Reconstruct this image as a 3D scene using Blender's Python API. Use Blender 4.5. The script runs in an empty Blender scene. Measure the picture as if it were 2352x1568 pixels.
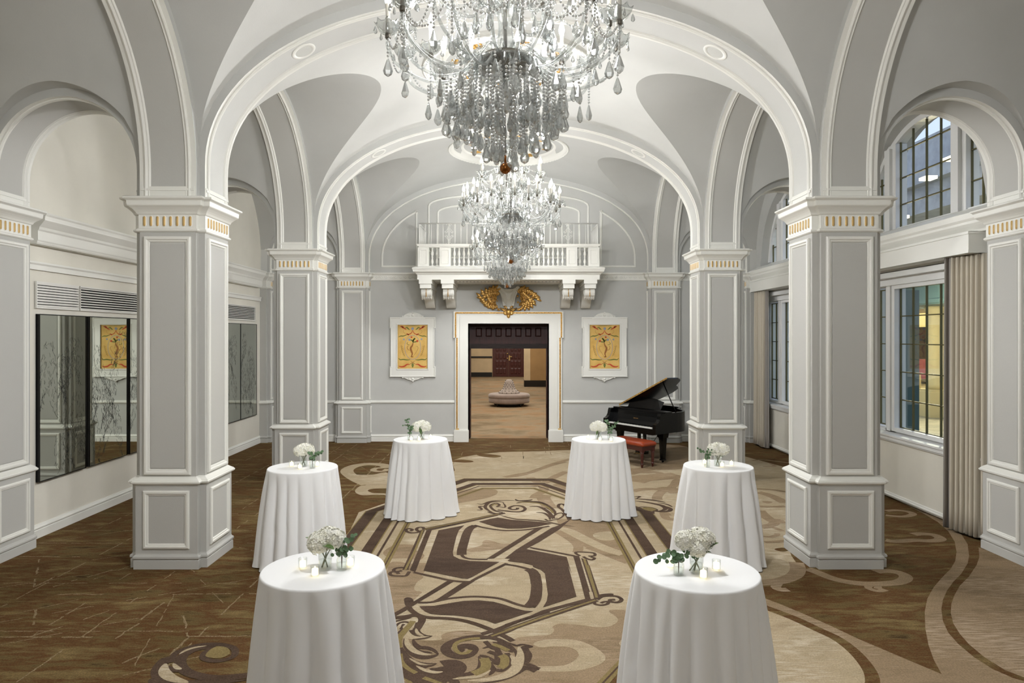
import bpy, math, random
from mathutils import Vector, Matrix
from mathutils.geometry import tessellate_polygon
R = random.Random(7)
C = bpy.context.scene.collection
sc = bpy.context.scene
pi = math.pi
cos, sin, sqrt = math.cos, math.sin, math.sqrt

# ------------------------------------------------------------ colour / materials
def lin(c):
    out = []
    for v in c:
        v /= 255.0
        out.append(v / 12.92 if v <= 0.04045 else ((v + 0.055) / 1.055) ** 2.4)
    return (out[0], out[1], out[2], 1.0)

def new_mat(name):
    m = bpy.data.materials.new(name); m.use_nodes = True
    nt = m.node_tree; nt.nodes.clear()
    out = nt.nodes.new('ShaderNodeOutputMaterial')
    return m, nt, out

def pbr(name, rgb, rough=0.6, metal=0.0, noise=0.0, nscale=8.0, bump=0.0, bscale=60.0, rgb2=None, stretch=(1, 1, 1), emis=None, estr=0.0, sheen=0.0, spec=0.5, coat=0.0):
    m, nt, out = new_mat(name)
    b = nt.nodes.new('ShaderNodeBsdfPrincipled')
    nt.links.new(b.outputs[0], out.inputs[0])
    b.inputs['Base Color'].default_value = lin(rgb)
    b.inputs['Roughness'].default_value = rough
    b.inputs['Metallic'].default_value = metal
    b.inputs['Specular IOR Level'].default_value = spec
    if coat: b.inputs['Coat Weight'].default_value = coat
    if sheen: b.inputs['Sheen Weight'].default_value = sheen
    if emis:
        b.inputs['Emission Color'].default_value = lin(emis)
        b.inputs['Emission Strength'].default_value = estr
    if noise or rgb2 or bump:
        tc = nt.nodes.new('ShaderNodeTexCoord'); mp = nt.nodes.new('ShaderNodeMapping')
        mp.inputs['Scale'].default_value = stretch
        nt.links.new(tc.outputs['Object'], mp.inputs[0])
    if noise or rgb2:
        n = nt.nodes.new('ShaderNodeTexNoise'); n.inputs['Scale'].default_value = nscale
        n.inputs['Detail'].default_value = 6
        nt.links.new(mp.outputs[0], n.inputs['Vector'])
        r = nt.nodes.new('ShaderNodeValToRGB')
        r.color_ramp.elements[0].position = 0.3; r.color_ramp.elements[1].position = 0.7
        a = rgb; c2 = rgb2 or tuple(min(255, v * (1 + noise)) for v in rgb)
        if not rgb2: a = tuple(v * (1 - noise) for v in rgb)
        r.color_ramp.elements[0].color = lin(a); r.color_ramp.elements[1].color = lin(c2)
        nt.links.new(n.outputs[0], r.inputs[0]); nt.links.new(r.outputs[0], b.inputs['Base Color'])
    if bump:
        n2 = nt.nodes.new('ShaderNodeTexNoise'); n2.inputs['Scale'].default_value = bscale; n2.inputs['Detail'].default_value = 3
        nt.links.new(mp.outputs[0], n2.inputs['Vector'])
        bp = nt.nodes.new('ShaderNodeBump'); bp.inputs['Strength'].default_value = bump; bp.inputs['Distance'].default_value = 0.01
        nt.links.new(n2.outputs[0], bp.inputs['Height']); nt.links.new(bp.outputs[0], b.inputs['Normal'])
    return m

def glassy(name, tint=(250, 252, 252), base=0.12, gain=0.75, rough=0.03, milk=0.0):
    """thin clear crystal: transparent body with fresnel-like gloss"""
    m, nt, out = new_mat(name)
    t = nt.nodes.new('ShaderNodeBsdfTransparent'); t.inputs[0].default_value = lin(tint)
    g = nt.nodes.new('ShaderNodeBsdfGlossy'); g.inputs['Roughness'].default_value = rough
    g.inputs[0].default_value = (0.95, 0.96, 0.96, 1)
    lw = nt.nodes.new('ShaderNodeLayerWeight'); lw.inputs[0].default_value = 0.5
    p = nt.nodes.new('ShaderNodeMath'); p.operation = 'POWER'; p.inputs[1].default_value = 2.0
    mu = nt.nodes.new('ShaderNodeMath'); mu.operation = 'MULTIPLY_ADD'; mu.inputs[1].default_value = gain; mu.inputs[2].default_value = base
    mx = nt.nodes.new('ShaderNodeMixShader')
    nt.links.new(lw.outputs['Facing'], p.inputs[0]); nt.links.new(p.outputs[0], mu.inputs[0])
    nt.links.new(mu.outputs[0], mx.inputs[0]); nt.links.new(t.outputs[0], mx.inputs[1]); nt.links.new(g.outputs[0], mx.inputs[2])
    last = mx.outputs[0]
    if milk:
        df = nt.nodes.new('ShaderNodeBsdfDiffuse'); df.inputs[0].default_value = (.86, .88, .87, 1)
        m2 = nt.nodes.new('ShaderNodeMixShader'); m2.inputs[0].default_value = milk
        nt.links.new(last, m2.inputs[1]); nt.links.new(df.outputs[0], m2.inputs[2]); last = m2.outputs[0]
    nt.links.new(last, out.inputs[0])
    return m

def glass_drop(name):
    m, nt, out = new_mat(name)
    g = nt.nodes.new('ShaderNodeBsdfGlass'); g.inputs['IOR'].default_value = 1.5; g.inputs['Roughness'].default_value = 0.02; g.inputs[0].default_value = (.97, .98, .98, 1)
    t = nt.nodes.new('ShaderNodeBsdfTransparent'); t.inputs[0].default_value = (.95, .97, .97, 1)
    d = nt.nodes.new('ShaderNodeBsdfDiffuse'); d.inputs[0].default_value = (.85, .87, .87, 1)
    a = nt.nodes.new('ShaderNodeMixShader'); a.inputs[0].default_value = .34
    b = nt.nodes.new('ShaderNodeMixShader'); b.inputs[0].default_value = .13
    nt.links.new(g.outputs[0], a.inputs[1]); nt.links.new(t.outputs[0], a.inputs[2])
    nt.links.new(a.outputs[0], b.inputs[1]); nt.links.new(d.outputs[0], b.inputs[2]); nt.links.new(b.outputs[0], out.inputs[0])
    return m

def emit(name, rgb, strength, sample=False):
    m, nt, out = new_mat(name)
    e = nt.nodes.new('ShaderNodeEmission'); e.inputs[0].default_value = lin(rgb); e.inputs[1].default_value = strength
    nt.links.new(e.outputs[0], out.inputs[0])
    if not sample: m.cycles.emission_sampling = 'NONE'
    return m

def carpet(name, cols, scale=(0.5, 3.0), fleck=None, pile=0.35):
    """streaky loom-dyed carpet: noise stretched along X between several yarn colours"""
    m, nt, out = new_mat(name)
    L = nt.links.new
    b = nt.nodes.new('ShaderNodeBsdfPrincipled'); b.inputs['Roughness'].default_value = 0.95
    b.inputs['Specular IOR Level'].default_value = 0.1
    L(b.outputs[0], out.inputs[0])
    tc = nt.nodes.new('ShaderNodeTexCoord')
    mp = nt.nodes.new('ShaderNodeMapping'); mp.inputs['Scale'].default_value = (scale[0], scale[1], 1)
    L(tc.outputs['Object'], mp.inputs[0])
    n = nt.nodes.new('ShaderNodeTexNoise'); n.inputs['Scale'].default_value = 1.3; n.inputs['Detail'].default_value = 9; n.inputs['Roughness'].default_value = 0.68
    L(mp.outputs[0], n.inputs['Vector'])
    r = nt.nodes.new('ShaderNodeValToRGB'); cr = r.color_ramp
    k = len(cols)
    while len(cr.elements) < k: cr.elements.new(0.5)
    for i, c in enumerate(cols):
        cr.elements[i].position = 0.33 + 0.34 * i / max(1, k - 1); cr.elements[i].color = lin(c)
    L(n.outputs[0], r.inputs[0])
    f = nt.nodes.new('ShaderNodeTexNoise'); f.inputs['Scale'].default_value = 80; f.inputs['Detail'].default_value = 2
    L(tc.outputs['Object'], f.inputs['Vector'])
    mr = nt.nodes.new('ShaderNodeMapRange'); mr.inputs[1].default_value = 0.25; mr.inputs[2].default_value = 0.75
    mr.inputs[3].default_value = 1 - pile; mr.inputs[4].default_value = 1 + pile
    L(f.outputs[0], mr.inputs[0])
    mm = nt.nodes.new('ShaderNodeMix'); mm.data_type = 'RGBA'; mm.blend_type = 'MULTIPLY'; mm.inputs[0].default_value = 1
    L(r.outputs[0], mm.inputs[6]); L(mr.outputs[0], mm.inputs[7])
    last = mm.outputs[2]
    if fleck:
        mp2 = nt.nodes.new('ShaderNodeMapping'); mp2.inputs['Scale'].default_value = (6, 45, 1)
        L(tc.outputs['Object'], mp2.inputs[0])
        n3 = nt.nodes.new('ShaderNodeTexNoise'); n3.inputs['Scale'].default_value = 1.0; n3.inputs['Detail'].default_value = 4
        L(mp2.outputs[0], n3.inputs['Vector'])
        n4 = nt.nodes.new('ShaderNodeTexNoise'); n4.inputs['Scale'].default_value = 0.8
        L(tc.outputs['Object'], n4.inputs['Vector'])
        ad = nt.nodes.new('ShaderNodeMath'); ad.operation = 'MULTIPLY'
        L(n3.outputs[0], ad.inputs[0]); L(n4.outputs[0], ad.inputs[1])
        m2 = nt.nodes.new('ShaderNodeMapRange'); m2.inputs[1].default_value = 0.27; m2.inputs[2].default_value = 0.42
        m2.inputs[3].default_value = 0; m2.inputs[4].default_value = 0.6
        L(ad.outputs[0], m2.inputs[0])
        m3 = nt.nodes.new('ShaderNodeMix'); m3.data_type = 'RGBA'
        L(m2.outputs[0], m3.inputs[0]); L(last, m3.inputs[6]); m3.inputs[7].default_value = lin(fleck)
        last = m3.outputs[2]
    L(last, b.inputs['Base Color'])
    bp = nt.nodes.new('ShaderNodeBump'); bp.inputs['Strength'].default_value = 0.25; bp.inputs['Distance'].default_value = 0.006
    L(f.outputs[0], bp.inputs['Height']); L(bp.outputs[0], b.inputs['Normal'])
    return m

M = dict(
    wall=pbr('grey_wall_paint', (190, 190, 186), 0.75, noise=0.015, nscale=2, bump=0.06, bscale=120),
    pillar=pbr('grey_pillar_paint', (186, 185, 180), 0.7, bump=0.12, bscale=140),
    cream=pbr('cream_wall_paint', (222, 218, 206), 0.75, noise=0.02, nscale=1.5, bump=0.06, bscale=120),
    trim=pbr('white_trim_paint', (230, 229, 222), 0.45),
    vault=pbr('white_vault_plaster', (205, 205, 201), 0.8, noise=0.01, nscale=2, bump=0.08, bscale=60),
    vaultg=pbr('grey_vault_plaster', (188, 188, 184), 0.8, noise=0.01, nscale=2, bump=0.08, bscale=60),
    gold=pbr('gilding', (205, 160, 85), 0.38, 0.75, noise=0.12, nscale=40),
    goldb=pbr('antique_gilding', (198, 156, 88), 0.35, 0.7, noise=0.25, nscale=30),
    goldf=pbr('flute_gilding', (208, 174, 112), 0.5, 0.3),
    cloth=pbr('white_tablecloth', (238, 238, 238), 0.85, bump=0.05, bscale=400, sheen=0.2),
    black=pbr('black_lacquer', (4, 4, 5), 0.18, spec=0.28, coat=0.12),
    blackm=pbr('black_metal', (10, 10, 10), 0.4),
    leather=pbr('orange_brown_leather', (146, 55, 22), 0.35, noise=0.06, nscale=10),
    mahog=pbr('dark_mahogany', (54, 19, 15), 0.4, rgb2=(80, 27, 21), nscale=6, stretch=(1, 1, 12), coat=0.3),
    darkwood=pbr('espresso_wood', (36, 17, 13), 0.5, rgb2=(56, 26, 21), nscale=5, stretch=(8, 8, 1), spec=0.25),
    beam=pbr('black_brown_beam', (28, 21, 19), 0.6, rgb2=(42, 32, 28), nscale=5, stretch=(1, 8, 8), spec=0.2),
    keys=pbr('ivory_keys', (235, 233, 225), 0.3),
    soundb=pbr('red_brown_soundboard', (150, 60, 25), 0.4),
    rail=pbr('white_iron', (228, 227, 222), 0.45),
    mirror=pbr('grey_tinted_mirror', (204, 208, 198), 0.015, 1.0),
    etch=pbr('dark_etching', (48, 50, 46), 0.6),
    grille=pbr('white_grille', (222, 220, 214), 0.5),
    dark=pbr('dark_void', (22, 21, 20), 0.9),
    curtain=pbr('beige_curtain', (196, 187, 170), 0.9, bump=0.08, bscale=500),
    lining=pbr('grey_curtain_lining', (150, 144, 138), 0.9),
    winframe=pbr('white_window_frame', (226, 226, 224), 0.4),
    lead=pbr('bronze_muntin', (92, 86, 52), 0.5, 0.4),
    pane=glassy('window_glass', (247, 251, 249), 0.02, 0.28, 0.02),
    crystal=glassy('crystal', (246, 248, 248), 0.12, 0.7, 0.08, 0.10),
    crystald=glassy('dense_crystal', (232, 236, 236), 0.16, 0.6, 0.08, 0.22),
    bead=pbr('crystal_bead', (242, 244, 243), 0.18, 0.25, spec=1.0), drop=glass_drop('crystal_drop'),
    vaseg=glassy('vase_glass', (253, 254, 253), 0.03, 0.5, 0.02),
    water=glassy('vase_water', (251, 253, 252), 0.02, 0.3, 0.02),
    chrome=pbr('aged_nickel', (120, 116, 108), 0.35, 0.9),
    sleeve=pbr('white_candle_sleeve', (236, 234, 226), 0.5),
    bulb=emit('glowing_bulb', (255, 250, 238), 40.0),
    amber=pbr('amber_ball', (150, 92, 40), 0.18, 0.7),
    candle=pbr('glowing_wax', (255, 246, 220), 0.6, emis=(255, 236, 190), estr=2.6),
    flame=emit('candle_flame', (255, 225, 160), 8.0),
    petal=pbr('hydrangea_petal', (255, 254, 248), 0.8, rgb2=(250, 248, 230), nscale=30),
    leaf=pbr('green_leaf', (58, 84, 40), 0.5, rgb2=(92, 118, 58), nscale=20),
    euc=pbr('eucalyptus_leaf', (72, 100, 66), 0.6, rgb2=(104, 132, 96), nscale=30),
    stem=pbr('green_stem', (98, 104, 58), 0.6),
    twig=pbr('brown_twig', (84, 70, 50), 0.7),
    velvet=pbr('taupe_velvet', (134, 118, 108), 0.8, noise=0.06, nscale=6, sheen=0.4),
    velvetd=pbr('taupe_tufted', (146, 134, 124), 0.75, noise=0.05, nscale=6, sheen=0.4),
    button=pbr('dark_button', (40, 34, 32), 0.6),
    beige=pbr('beige_lobby_wall', (200, 180, 146), 0.85, noise=0.05, nscale=1.5),
    beiged=pbr('tan_lobby_pier', (160, 128, 84), 0.85, noise=0.05, nscale=1.5),
    marble=pbr('black_marble', (16, 15, 15), 0.2, rgb2=(26, 24, 24), nscale=3),
    brass=pbr('brass', (210, 180, 120), 0.3, 0.9),
    canvas=pbr('gilt_canvas', (226, 190, 112), 0.7, rgb2=(206, 162, 80), nscale=5, bump=0.1, bscale=90),
    pred=pbr('painted_red', (190, 72, 36), 0.7), pgreen=pbr('painted_green', (96, 108, 44), 0.7),
    pblue=pbr('painted_blue_grey', (138, 146, 160), 0.7), pbrown=pbr('painted_brown', (150, 96, 44), 0.7),
    pochre=pbr('painted_ochre', (178, 132, 62), 0.7),
    c_base=carpet('brown_carpet', [(60, 43, 25), (97, 81, 49), (86, 58, 33), (105, 88, 55), (122, 102, 67)], (1.0, 3.4)),
    c_tan=carpet('tan_carpet', [(150, 133, 107), (168, 151, 124), (158, 142, 115), (186, 171, 147)], (0.9, 1.7), fleck=(204, 192, 172), pile=0.22),
    c_mid=carpet('rosy_brown_carpet', [(118, 100, 76), (141, 121, 96), (129, 110, 84)], (0.9, 2.4), fleck=(186, 166, 144), pile=0.25),
    c_dark=carpet('dark_brown_carpet', [(64, 50, 40), (80, 64, 52), (70, 54, 41)], (0.6, 2.0), pile=0.3),
    c_olive=carpet('olive_carpet', [(118, 102, 66), (128, 112, 74)], (1, 1), pile=0.25),
    c_pale=carpet('pale_thread', [(82, 64, 42), (106, 88, 60), (146, 128, 100), (170, 154, 128)], (50, 95), pile=0.4),
    c_lobby=carpet('lobby_carpet', [(108, 92, 70), (122, 106, 82), (138, 122, 98), (140, 112, 82), (118, 102, 78)], (0.5, 0.7), pile=0.25),
    stonel=pbr('pale_yellow_column', (216, 200, 156), 0.8), stoneg=pbr('grey_concrete', (152, 156, 162), 0.85, noise=0.08, nscale=2),
    teal=pbr('teal_fascia', (70, 92, 92), 0.6), asphalt=pbr('pavement', (150, 142, 120), 0.9, noise=0.08, nscale=3),
    litwarm=emit('warm_lit_storefront', (255, 222, 140), 1.3), litwhite=emit('white_lamp', (255, 240, 200), 9.0),
    litred=emit('red_light', (210, 80, 90), .9), tail=pbr('car_paint', (150, 60, 62), 0.3),
    speaker=pbr('speaker_grille', (206, 206, 200), 0.7, bump=0.3, bscale=500),
)

# ------------------------------------------------------------ mesh builder
class MB:
    def __init__(s): s.v = []; s.f = []; s.m = []; s.s = []
    def add(s, vs, fs, mat=0, smooth=False):
        o = len(s.v); s.v += [tuple(v) for v in vs]
        for f in fs:
            s.f.append([i + o for i in f]); s.m.append(mat); s.s.append(smooth)
    def box(s, x0, x1, y0, y1, z0, z1, mat=0):
        v = [(x0, y0, z0), (x1, y0, z0), (x1, y1, z0), (x0, y1, z0), (x0, y0, z1), (x1, y0, z1), (x1, y1, z1), (x0, y1, z1)]
        s.add(v, [(0, 3, 2, 1), (4, 5, 6, 7), (0, 1, 5, 4), (1, 2, 6, 5), (2, 3, 7, 6), (3, 0, 4, 7)], mat)
    def rings(s, rs, mat=0, smooth=False, cap0=True, cap1=True, closed=True):
        n = len(rs[0]); vs = [p for r in rs for p in r]; fs = []
        for i in range(len(rs) - 1):
            for j in range(n if closed else n - 1):
                a = i * n + j; b = i * n + (j + 1) % n
                fs.append((a, b, b + n, a + n))
        if cap0: fs.append(tuple(range(n - 1, -1, -1)))
        if cap1: fs.append(tuple((len(rs) - 1) * n + k for k in range(n)))
        s.add(vs, fs, mat, smooth)
    def lathe(s, prof, n=24, c=(0, 0, 0), mat=0, smooth=True, cap=True, ph=0.0):
        rs = [[(c[0] + r * cos(ph + 2 * pi * k / n), c[1] + r * sin(ph + 2 * pi * k / n), c[2] + z) for k in range(n)] for r, z in prof]
        s.rings(rs, mat, smooth, cap, cap)
    def tube(s, path, rad, n=8, mat=0, smooth=True, cap=True):
        P = [Vector(p) for p in path]; rs = []; k = len(P)
        up = Vector((0, 0, 1)); t0 = (P[1] - P[0]).normalized()
        if abs(t0.dot(up)) > 0.95: up = Vector((1, 0, 0))
        nrm = (up - t0 * up.dot(t0)).normalized()
        for i in range(k):
            t = (P[min(i + 1, k - 1)] - P[max(i - 1, 0)])
            t = t.normalized() if t.length > 1e-9 else t0
            nn = nrm - t * nrm.dot(t)
            if nn.length > 1e-6: nrm = nn.normalized()
            bn = t.cross(nrm); r = rad[i] if isinstance(rad, (list, tuple)) else rad
            rs.append([tuple(P[i] + nrm * (r * cos(2 * pi * q / n)) + bn * (r * sin(2 * pi * q / n))) for q in range(n)])
        s.rings(rs, mat, smooth, cap, cap)
    def ball(s, c, r, mat=0, n=10, m=6, sq=(1, 1, 1), smooth=True):
        rs = []
        for i in range(m + 1):
            a = pi * i / m; rr = max(1e-4, sin(a))
            rs.append([(c[0] + r * sq[0] * rr * cos(2 * pi * k / n), c[1] + r * sq[1] * rr * sin(2 * pi * k / n), c[2] - r * sq[2] * cos(a)) for k in range(n)])
        s.rings(rs, mat, smooth, False, False)
    def poly(s, pts, z, mat=0):
        """filled (possibly concave) polygon in XY at height z, facing up"""
        ar = sum(pts[i][0] * pts[(i + 1) % len(pts)][1] - pts[(i + 1) % len(pts)][0] * pts[i][1] for i in range(len(pts)))
        if ar < 0: pts = pts[::-1]
        tr = tessellate_polygon([[Vector((p[0], p[1], 0)) for p in pts]])
        fs = []
        for t in tr:
            a, b, c = [pts[i] for i in t]
            fs.append(t if (b[0] - a[0]) * (c[1] - a[1]) - (b[1] - a[1]) * (c[0] - a[0]) > 0 else (t[0], t[2], t[1]))
        s.add([(p[0], p[1], z) for p in pts], fs, mat)
    def prism(s, pts, z0, z1, mat=0):
        """extruded XY polygon"""
        ar = sum(pts[i][0] * pts[(i + 1) % len(pts)][1] - pts[(i + 1) % len(pts)][0] * pts[i][1] for i in range(len(pts)))
        if ar < 0: pts = pts[::-1]
        n = len(pts)
        s.poly(pts, z1, mat)
        s.add([(p[0], p[1], z0) for p in pts] + [(p[0], p[1], z1) for p in pts], [(i, (i + 1) % n, (i + 1) % n + n, i + n) for i in range(n)], mat)
        o = len(s.v); tr = tessellate_polygon([[Vector((p[0], p[1], 0)) for p in pts]])
        s.add([(p[0], p[1], z0) for p in pts], [t[::-1] for t in tr], mat)
    def xform(s, mtx, i0=0):
        for i in range(i0, len(s.v)): s.v[i] = tuple(mtx @ Vector(s.v[i]))
        return s
    def build(s, name, mats, parent=None, loc=None):
        me = bpy.data.meshes.new(name); me.from_pydata(s.v, [], s.f)
        if not isinstance(mats, (list, tuple)): mats = [mats]
        for m in mats: me.materials.append(m)
        me.polygons.foreach_set('material_index', s.m)
        me.polygons.foreach_set('use_smooth', s.s)
        me.update()
        o = bpy.data.objects.new(name, me); C.objects.link(o)
        if parent: o.parent = parent
        if loc: o.location = loc
        return o

def mesh_obj(name, me, parent=None, loc=(0, 0, 0), rz=0.0):
    o = bpy.data.objects.new(name, me); C.objects.link(o)
    if parent: o.parent = parent
    o.location = loc; o.rotation_euler = (0, 0, rz)
    return o

def thing(name, label, cat, loc=(0, 0, 0), rz=0.0, group=None):
    o = bpy.data.objects.new(name, None); C.objects.link(o)
    o.empty_display_size = 0.1
    o.location = loc; o.rotation_euler = (0, 0, rz)
    o['label'] = label; o['category'] = cat
    if group: o['group'] = group
    return o
def tag(o, label, cat, group=None):
    o['label'] = label; o['category'] = cat
    if group: o['group'] = group
    return o
def struct(o):
    o['kind'] = 'structure'; return o
def dup(root, loc, rz, label, group=None):
    def cp(o, par):
        c = o.copy(); C.objects.link(c)
        if par: c.parent = par
        for ch in o.children: cp(ch, c)
        return c
    r = cp(root, None); r.location = loc; r.rotation_euler = (0, 0, rz); r['label'] = label
    if group: r['group'] = group
    return r

def catmull(pts, n=6, closed=False):
    out = []; k = len(pts)
    rng = range(k) if closed else range(k - 1)
    for i in rng:
        p0 = pts[(i - 1) % k] if closed or i > 0 else pts[0]
        p1 = pts[i]; p2 = pts[(i + 1) % k]
        p3 = pts[(i + 2) % k] if closed or i + 2 < k else pts[-1]
        for j in range(n):
            t = j / n
            out.append(tuple(0.5 * (2 * p1[d] + (p2[d] - p0[d]) * t + (2 * p0[d] - 5 * p1[d] + 4 * p2[d] - p3[d]) * t * t + (3 * p1[d] - p0[d] - 3 * p2[d] + p3[d]) * t ** 3) for d in range(len(p1))))
    if not closed: out.append(tuple(pts[-1]))
    return out

def ribbon2(pts, w):
    """left/right offset polyline in 2-D; w number or list of half widths"""
    k = len(pts); Lp, Rp = [], []
    for i in range(k):
        a = pts[max(0, i - 1)]; b = pts[min(k - 1, i + 1)]
        dx, dy = b[0] - a[0], b[1] - a[1]; l = math.hypot(dx, dy) or 1e-9
        h = w[i] if isinstance(w, (list, tuple)) else w
        Lp.append((pts[i][0] - dy / l * h, pts[i][1] + dx / l * h)); Rp.append((pts[i][0] + dy / l * h, pts[i][1] - dx / l * h))
    return Lp, Rp

# mitred moulding swept along a closed or open polyline lying in a plane (o,u,v,n)
def molding(mb, pts, prof, o, u, v, n, closed=True, mat=0):
    """pts 2-D (anticlockwise); prof [(inward offset, height)]"""
    o, u, v, n = Vector(o), Vector(u), Vector(v), Vector(n); k = len(pts); rs = []
    for i in range(k):
        p = Vector(pts[i])
        a = Vector(pts[i - 1]) if (closed or i) else None
        b = Vector(pts[(i + 1) % k]) if (closed or i < k - 1) else None
        d1 = (p - a).normalized() if a is not None else (b - p).normalized()
        d2 = (b - p).normalized() if b is not None else d1
        n1 = Vector((-d1.y, d1.x)); n2 = Vector((-d2.y, d2.x))
        m = (n1 + n2); m = m / max(0.55, m.dot(n1)) if m.length > 1e-6 else n1
        rs.append([o + u * (p.x + m.x * q) + v * (p.y + m.y * q) + n * h for q, h in prof])
    if closed: rs.append(rs[0])
    mb.rings(rs, mat, False, False, False, closed=False)

PANEL = [(0, 0), (0, 0.014), (0.012, 0.022), (0.03, 0.022), (0.036, 0.012), (0.05, 0.01), (0.056, 0.0)]
BIGPANEL = [(0, 0), (0, 0.02), (0.012, 0.03), (0.03, 0.03), (0.042, 0.016), (0.055, 0.014), (0.066, 0.0)]
def rect(w, z0, z1): return [(-w, z0), (w, z0), (w, z1), (-w, z1)]

# photograph pixel on the floor -> floor point
FX, HC, VX, VY = 1568.0, 2.53, 1168.0, 772.0
def fl(px, py):
    Y = FX * HC / (py - VY); return ((px - VX) / FX * Y, Y)
# ============================================================ ARCHITECTURE
PC = 3.72           # pillar centre |x|
PY = [7.83, 12.245] # pillar centre y
YE = 16.45          # end wall surface
PE = 16.625         # centre line of the end pilasters (half buried)
AX = 6.08           # centre line of the aisle pilasters (half buried)
WX = 5.92           # aisle wall surface
E, A_ = 0.375, 0.308

def plus(d):
    e, a = E + d, A_ + d
    return [(-a, -e), (a, -e), (a, -a), (e, -a), (e, a), (a, a), (a, e), (-a, e), (-a, a), (-e, a), (-e, -a), (-a, -a)]
def lev(mb, prof, mat=0, c0=True, c1=True):
    mb.rings([[(x, y, z) for x, y in plus(d)] for z, d in prof], mat, False, c0, c1)

FACES = {'-y': ((1, 0, 0), (0, -1, 0)), '+x': ((0, 1, 0), (1, 0, 0)), '+y': ((-1, 0, 0), (0, 1, 0)), '-x': ((0, -1, 0), (-1, 0, 0))}

def pillar_meshes(faces):
    b = MB(); lev(b, [(0, .045), (.094, .045), (.098, .036), (.106, .036), (.108, .044), (.116, .051), (.134, .051), (.146, .044), (.15, .036), (.165, .03)])
    p = MB(); lev(p, [(.165, .03), (.918, .03)], 0, False, False)
    r = MB(); lev(r, [(.912, .03), (.92, .046), (.932, .06), (.948, .062), (.956, .052), (.962, .05), (.986, .016), (1.0, .0)])
    s = MB(); lev(s, [(.99, 0), (3.68, 0)], 0, False, False)
    k = MB(); lev(k, [(3.665, 0), (3.672, .018), (3.682, .026), (3.696, .026), (3.704, .016), (3.71, .008), (3.855, .008), (3.862, .02), (3.884, .03), (3.892, .036),
                      (3.905, .046), (3.925, .066), (3.942, .088), (3.95, .092), (3.996, .096), (4.004, .104), (4.012, .118), (4.018, .124), (4.034, .124), (4.041, .112), (4.05, .0)])
    pan, pan2, flu = MB(), MB(), []
    for fc in faces:
        u, n = FACES[fc]; U, N = Vector(u), Vector(n)
        molding(pan, rect(.252, .22, .852), PANEL, N * (E + .03), U, (0, 0, 1), N)
        molding(pan2, rect(.256, 1.018, 3.618), BIGPANEL, N * E, U, (0, 0, 1), N)
        molding(pan2, rect(.187, 1.09, 3.545), [(0, 0), (0, .009), (.006, .0105), (.02, .0105)], N * E, U, (0, 0, 1), N, True, 1)
        # raised centre field
        g = [N * (E + .0095) + U * x + Vector((0, 0, z)) for x, z in rect(.172, 1.105, 3.53)]
        pan2.add(g, [(0, 1, 2, 3)], 1)
        f = MB()
        for q in range(8):
            cx = (q - 3.5) * .0714
            # white rounded surround and the gilt half-round inside it
            for (hw, z0, z1, h, mt) in ((.023, 3.722, 3.846, .004, 1), (.0155, 3.729, 3.839, .010, 0)):
                pts = [(cx - hw, z0 + hw), (cx + hw, z0 + hw)]
                top = [(cx + hw * cos(t), z1 - hw + hw * sin(t)) for t in [0, .5, 1.05, 1.57, 2.1, 2.64, 3.14]]
                bot = [(cx + hw * cos(t), z0 + hw + hw * sin(t)) for t in [3.14, 3.66, 4.19, 4.71, 5.24, 5.76, 6.28]]
                pl = top + bot; o = N * (E + .008)
                r0 = [o + U * x + Vector((0, 0, z)) for x, z in pl]
                r1 = [o + U * (cx + (x - cx) * .72) + Vector((0, 0, (z - (z0 + z1) / 2) * .95 + (z0 + z1) / 2)) + N * h for x, z in pl]
                f.rings([r0, r1], mt, mt == 0, False, True)
        flu.append(f)
    return dict(base=b, plinth=p, chair_rail=r, shaft=s, capital=k, plinth_moulding=pan, shaft_moulding=pan2, flutes=flu)

def make_pillar(name, label, cat, x, y, faces, group):
    t = thing(name, label, cat, (x, y, 0), group=group)
    d = pillar_meshes(faces)
    d['base'].build('base', M['pillar'], t)
    d['plinth'].build('plinth', M['pillar'], t)
    d['chair_rail'].build('chair_rail', M['trim'], t)
    sh = d['shaft'].build('shaft', M['pillar'], t)
    c = d['capital'].build('capital', M['trim'], t)
    d['plinth_moulding'].build('plinth_moulding', M['trim'], t)
    d['shaft_moulding'].build('shaft_moulding', [M['trim'], M['pillar']], t)
    for f in d['flutes']:
        f.build('gilded_fluting', [M['goldf'], M['trim']], c)
    return t

G = 'panelled pillars between nave and aisles'
make_pillar('pillar', 'grey panelled pillar nearest on the left, in front of the etched mirrors', 'pillar', -PC, PY[0], ['-y', '+x', '-x', '+y'], G)
make_pillar('pillar', 'grey panelled pillar nearest on the right, in front of the curtained window', 'pillar', PC, PY[0], ['-y', '+x', '-x', '+y'], G)
make_pillar('pillar', 'panelled pillar behind the middle left cocktail table', 'pillar', -PC, PY[1], ['-y', '+x', '-x', '+y'], G)
make_pillar('pillar', 'panelled pillar behind the middle right cocktail table, beside the piano', 'pillar', PC, PY[1], ['-y', '+x', '-x', '+y'], G)
G = 'half pilasters on the walls'
make_pillar('pilaster', 'panelled pilaster on the end wall beside the left painting', 'pilaster', -PC, PE, ['-y', '+x', '-x'], G)
make_pillar('pilaster', 'panelled pilaster on the end wall behind the grand piano', 'pilaster', PC, PE, ['-y', '+x', '-x'], G)
make_pillar('pilaster', 'wall pilaster at the left edge, next to the nearest etched mirror', 'pilaster', -AX, PY[0], ['+x'], G)
make_pillar('pilaster', 'wall pilaster at the right edge, next to the wide beige curtain', 'pilaster', AX, PY[0], ['-x'], G)
make_pillar('pilaster', 'far corner pilaster beyond the last etched mirror', 'pilaster', -AX, PE, ['+x'], G)
make_pillar('pilaster', 'far corner pilaster beside the narrow far curtain', 'pilaster', AX, PE, ['-x'], G)
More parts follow.
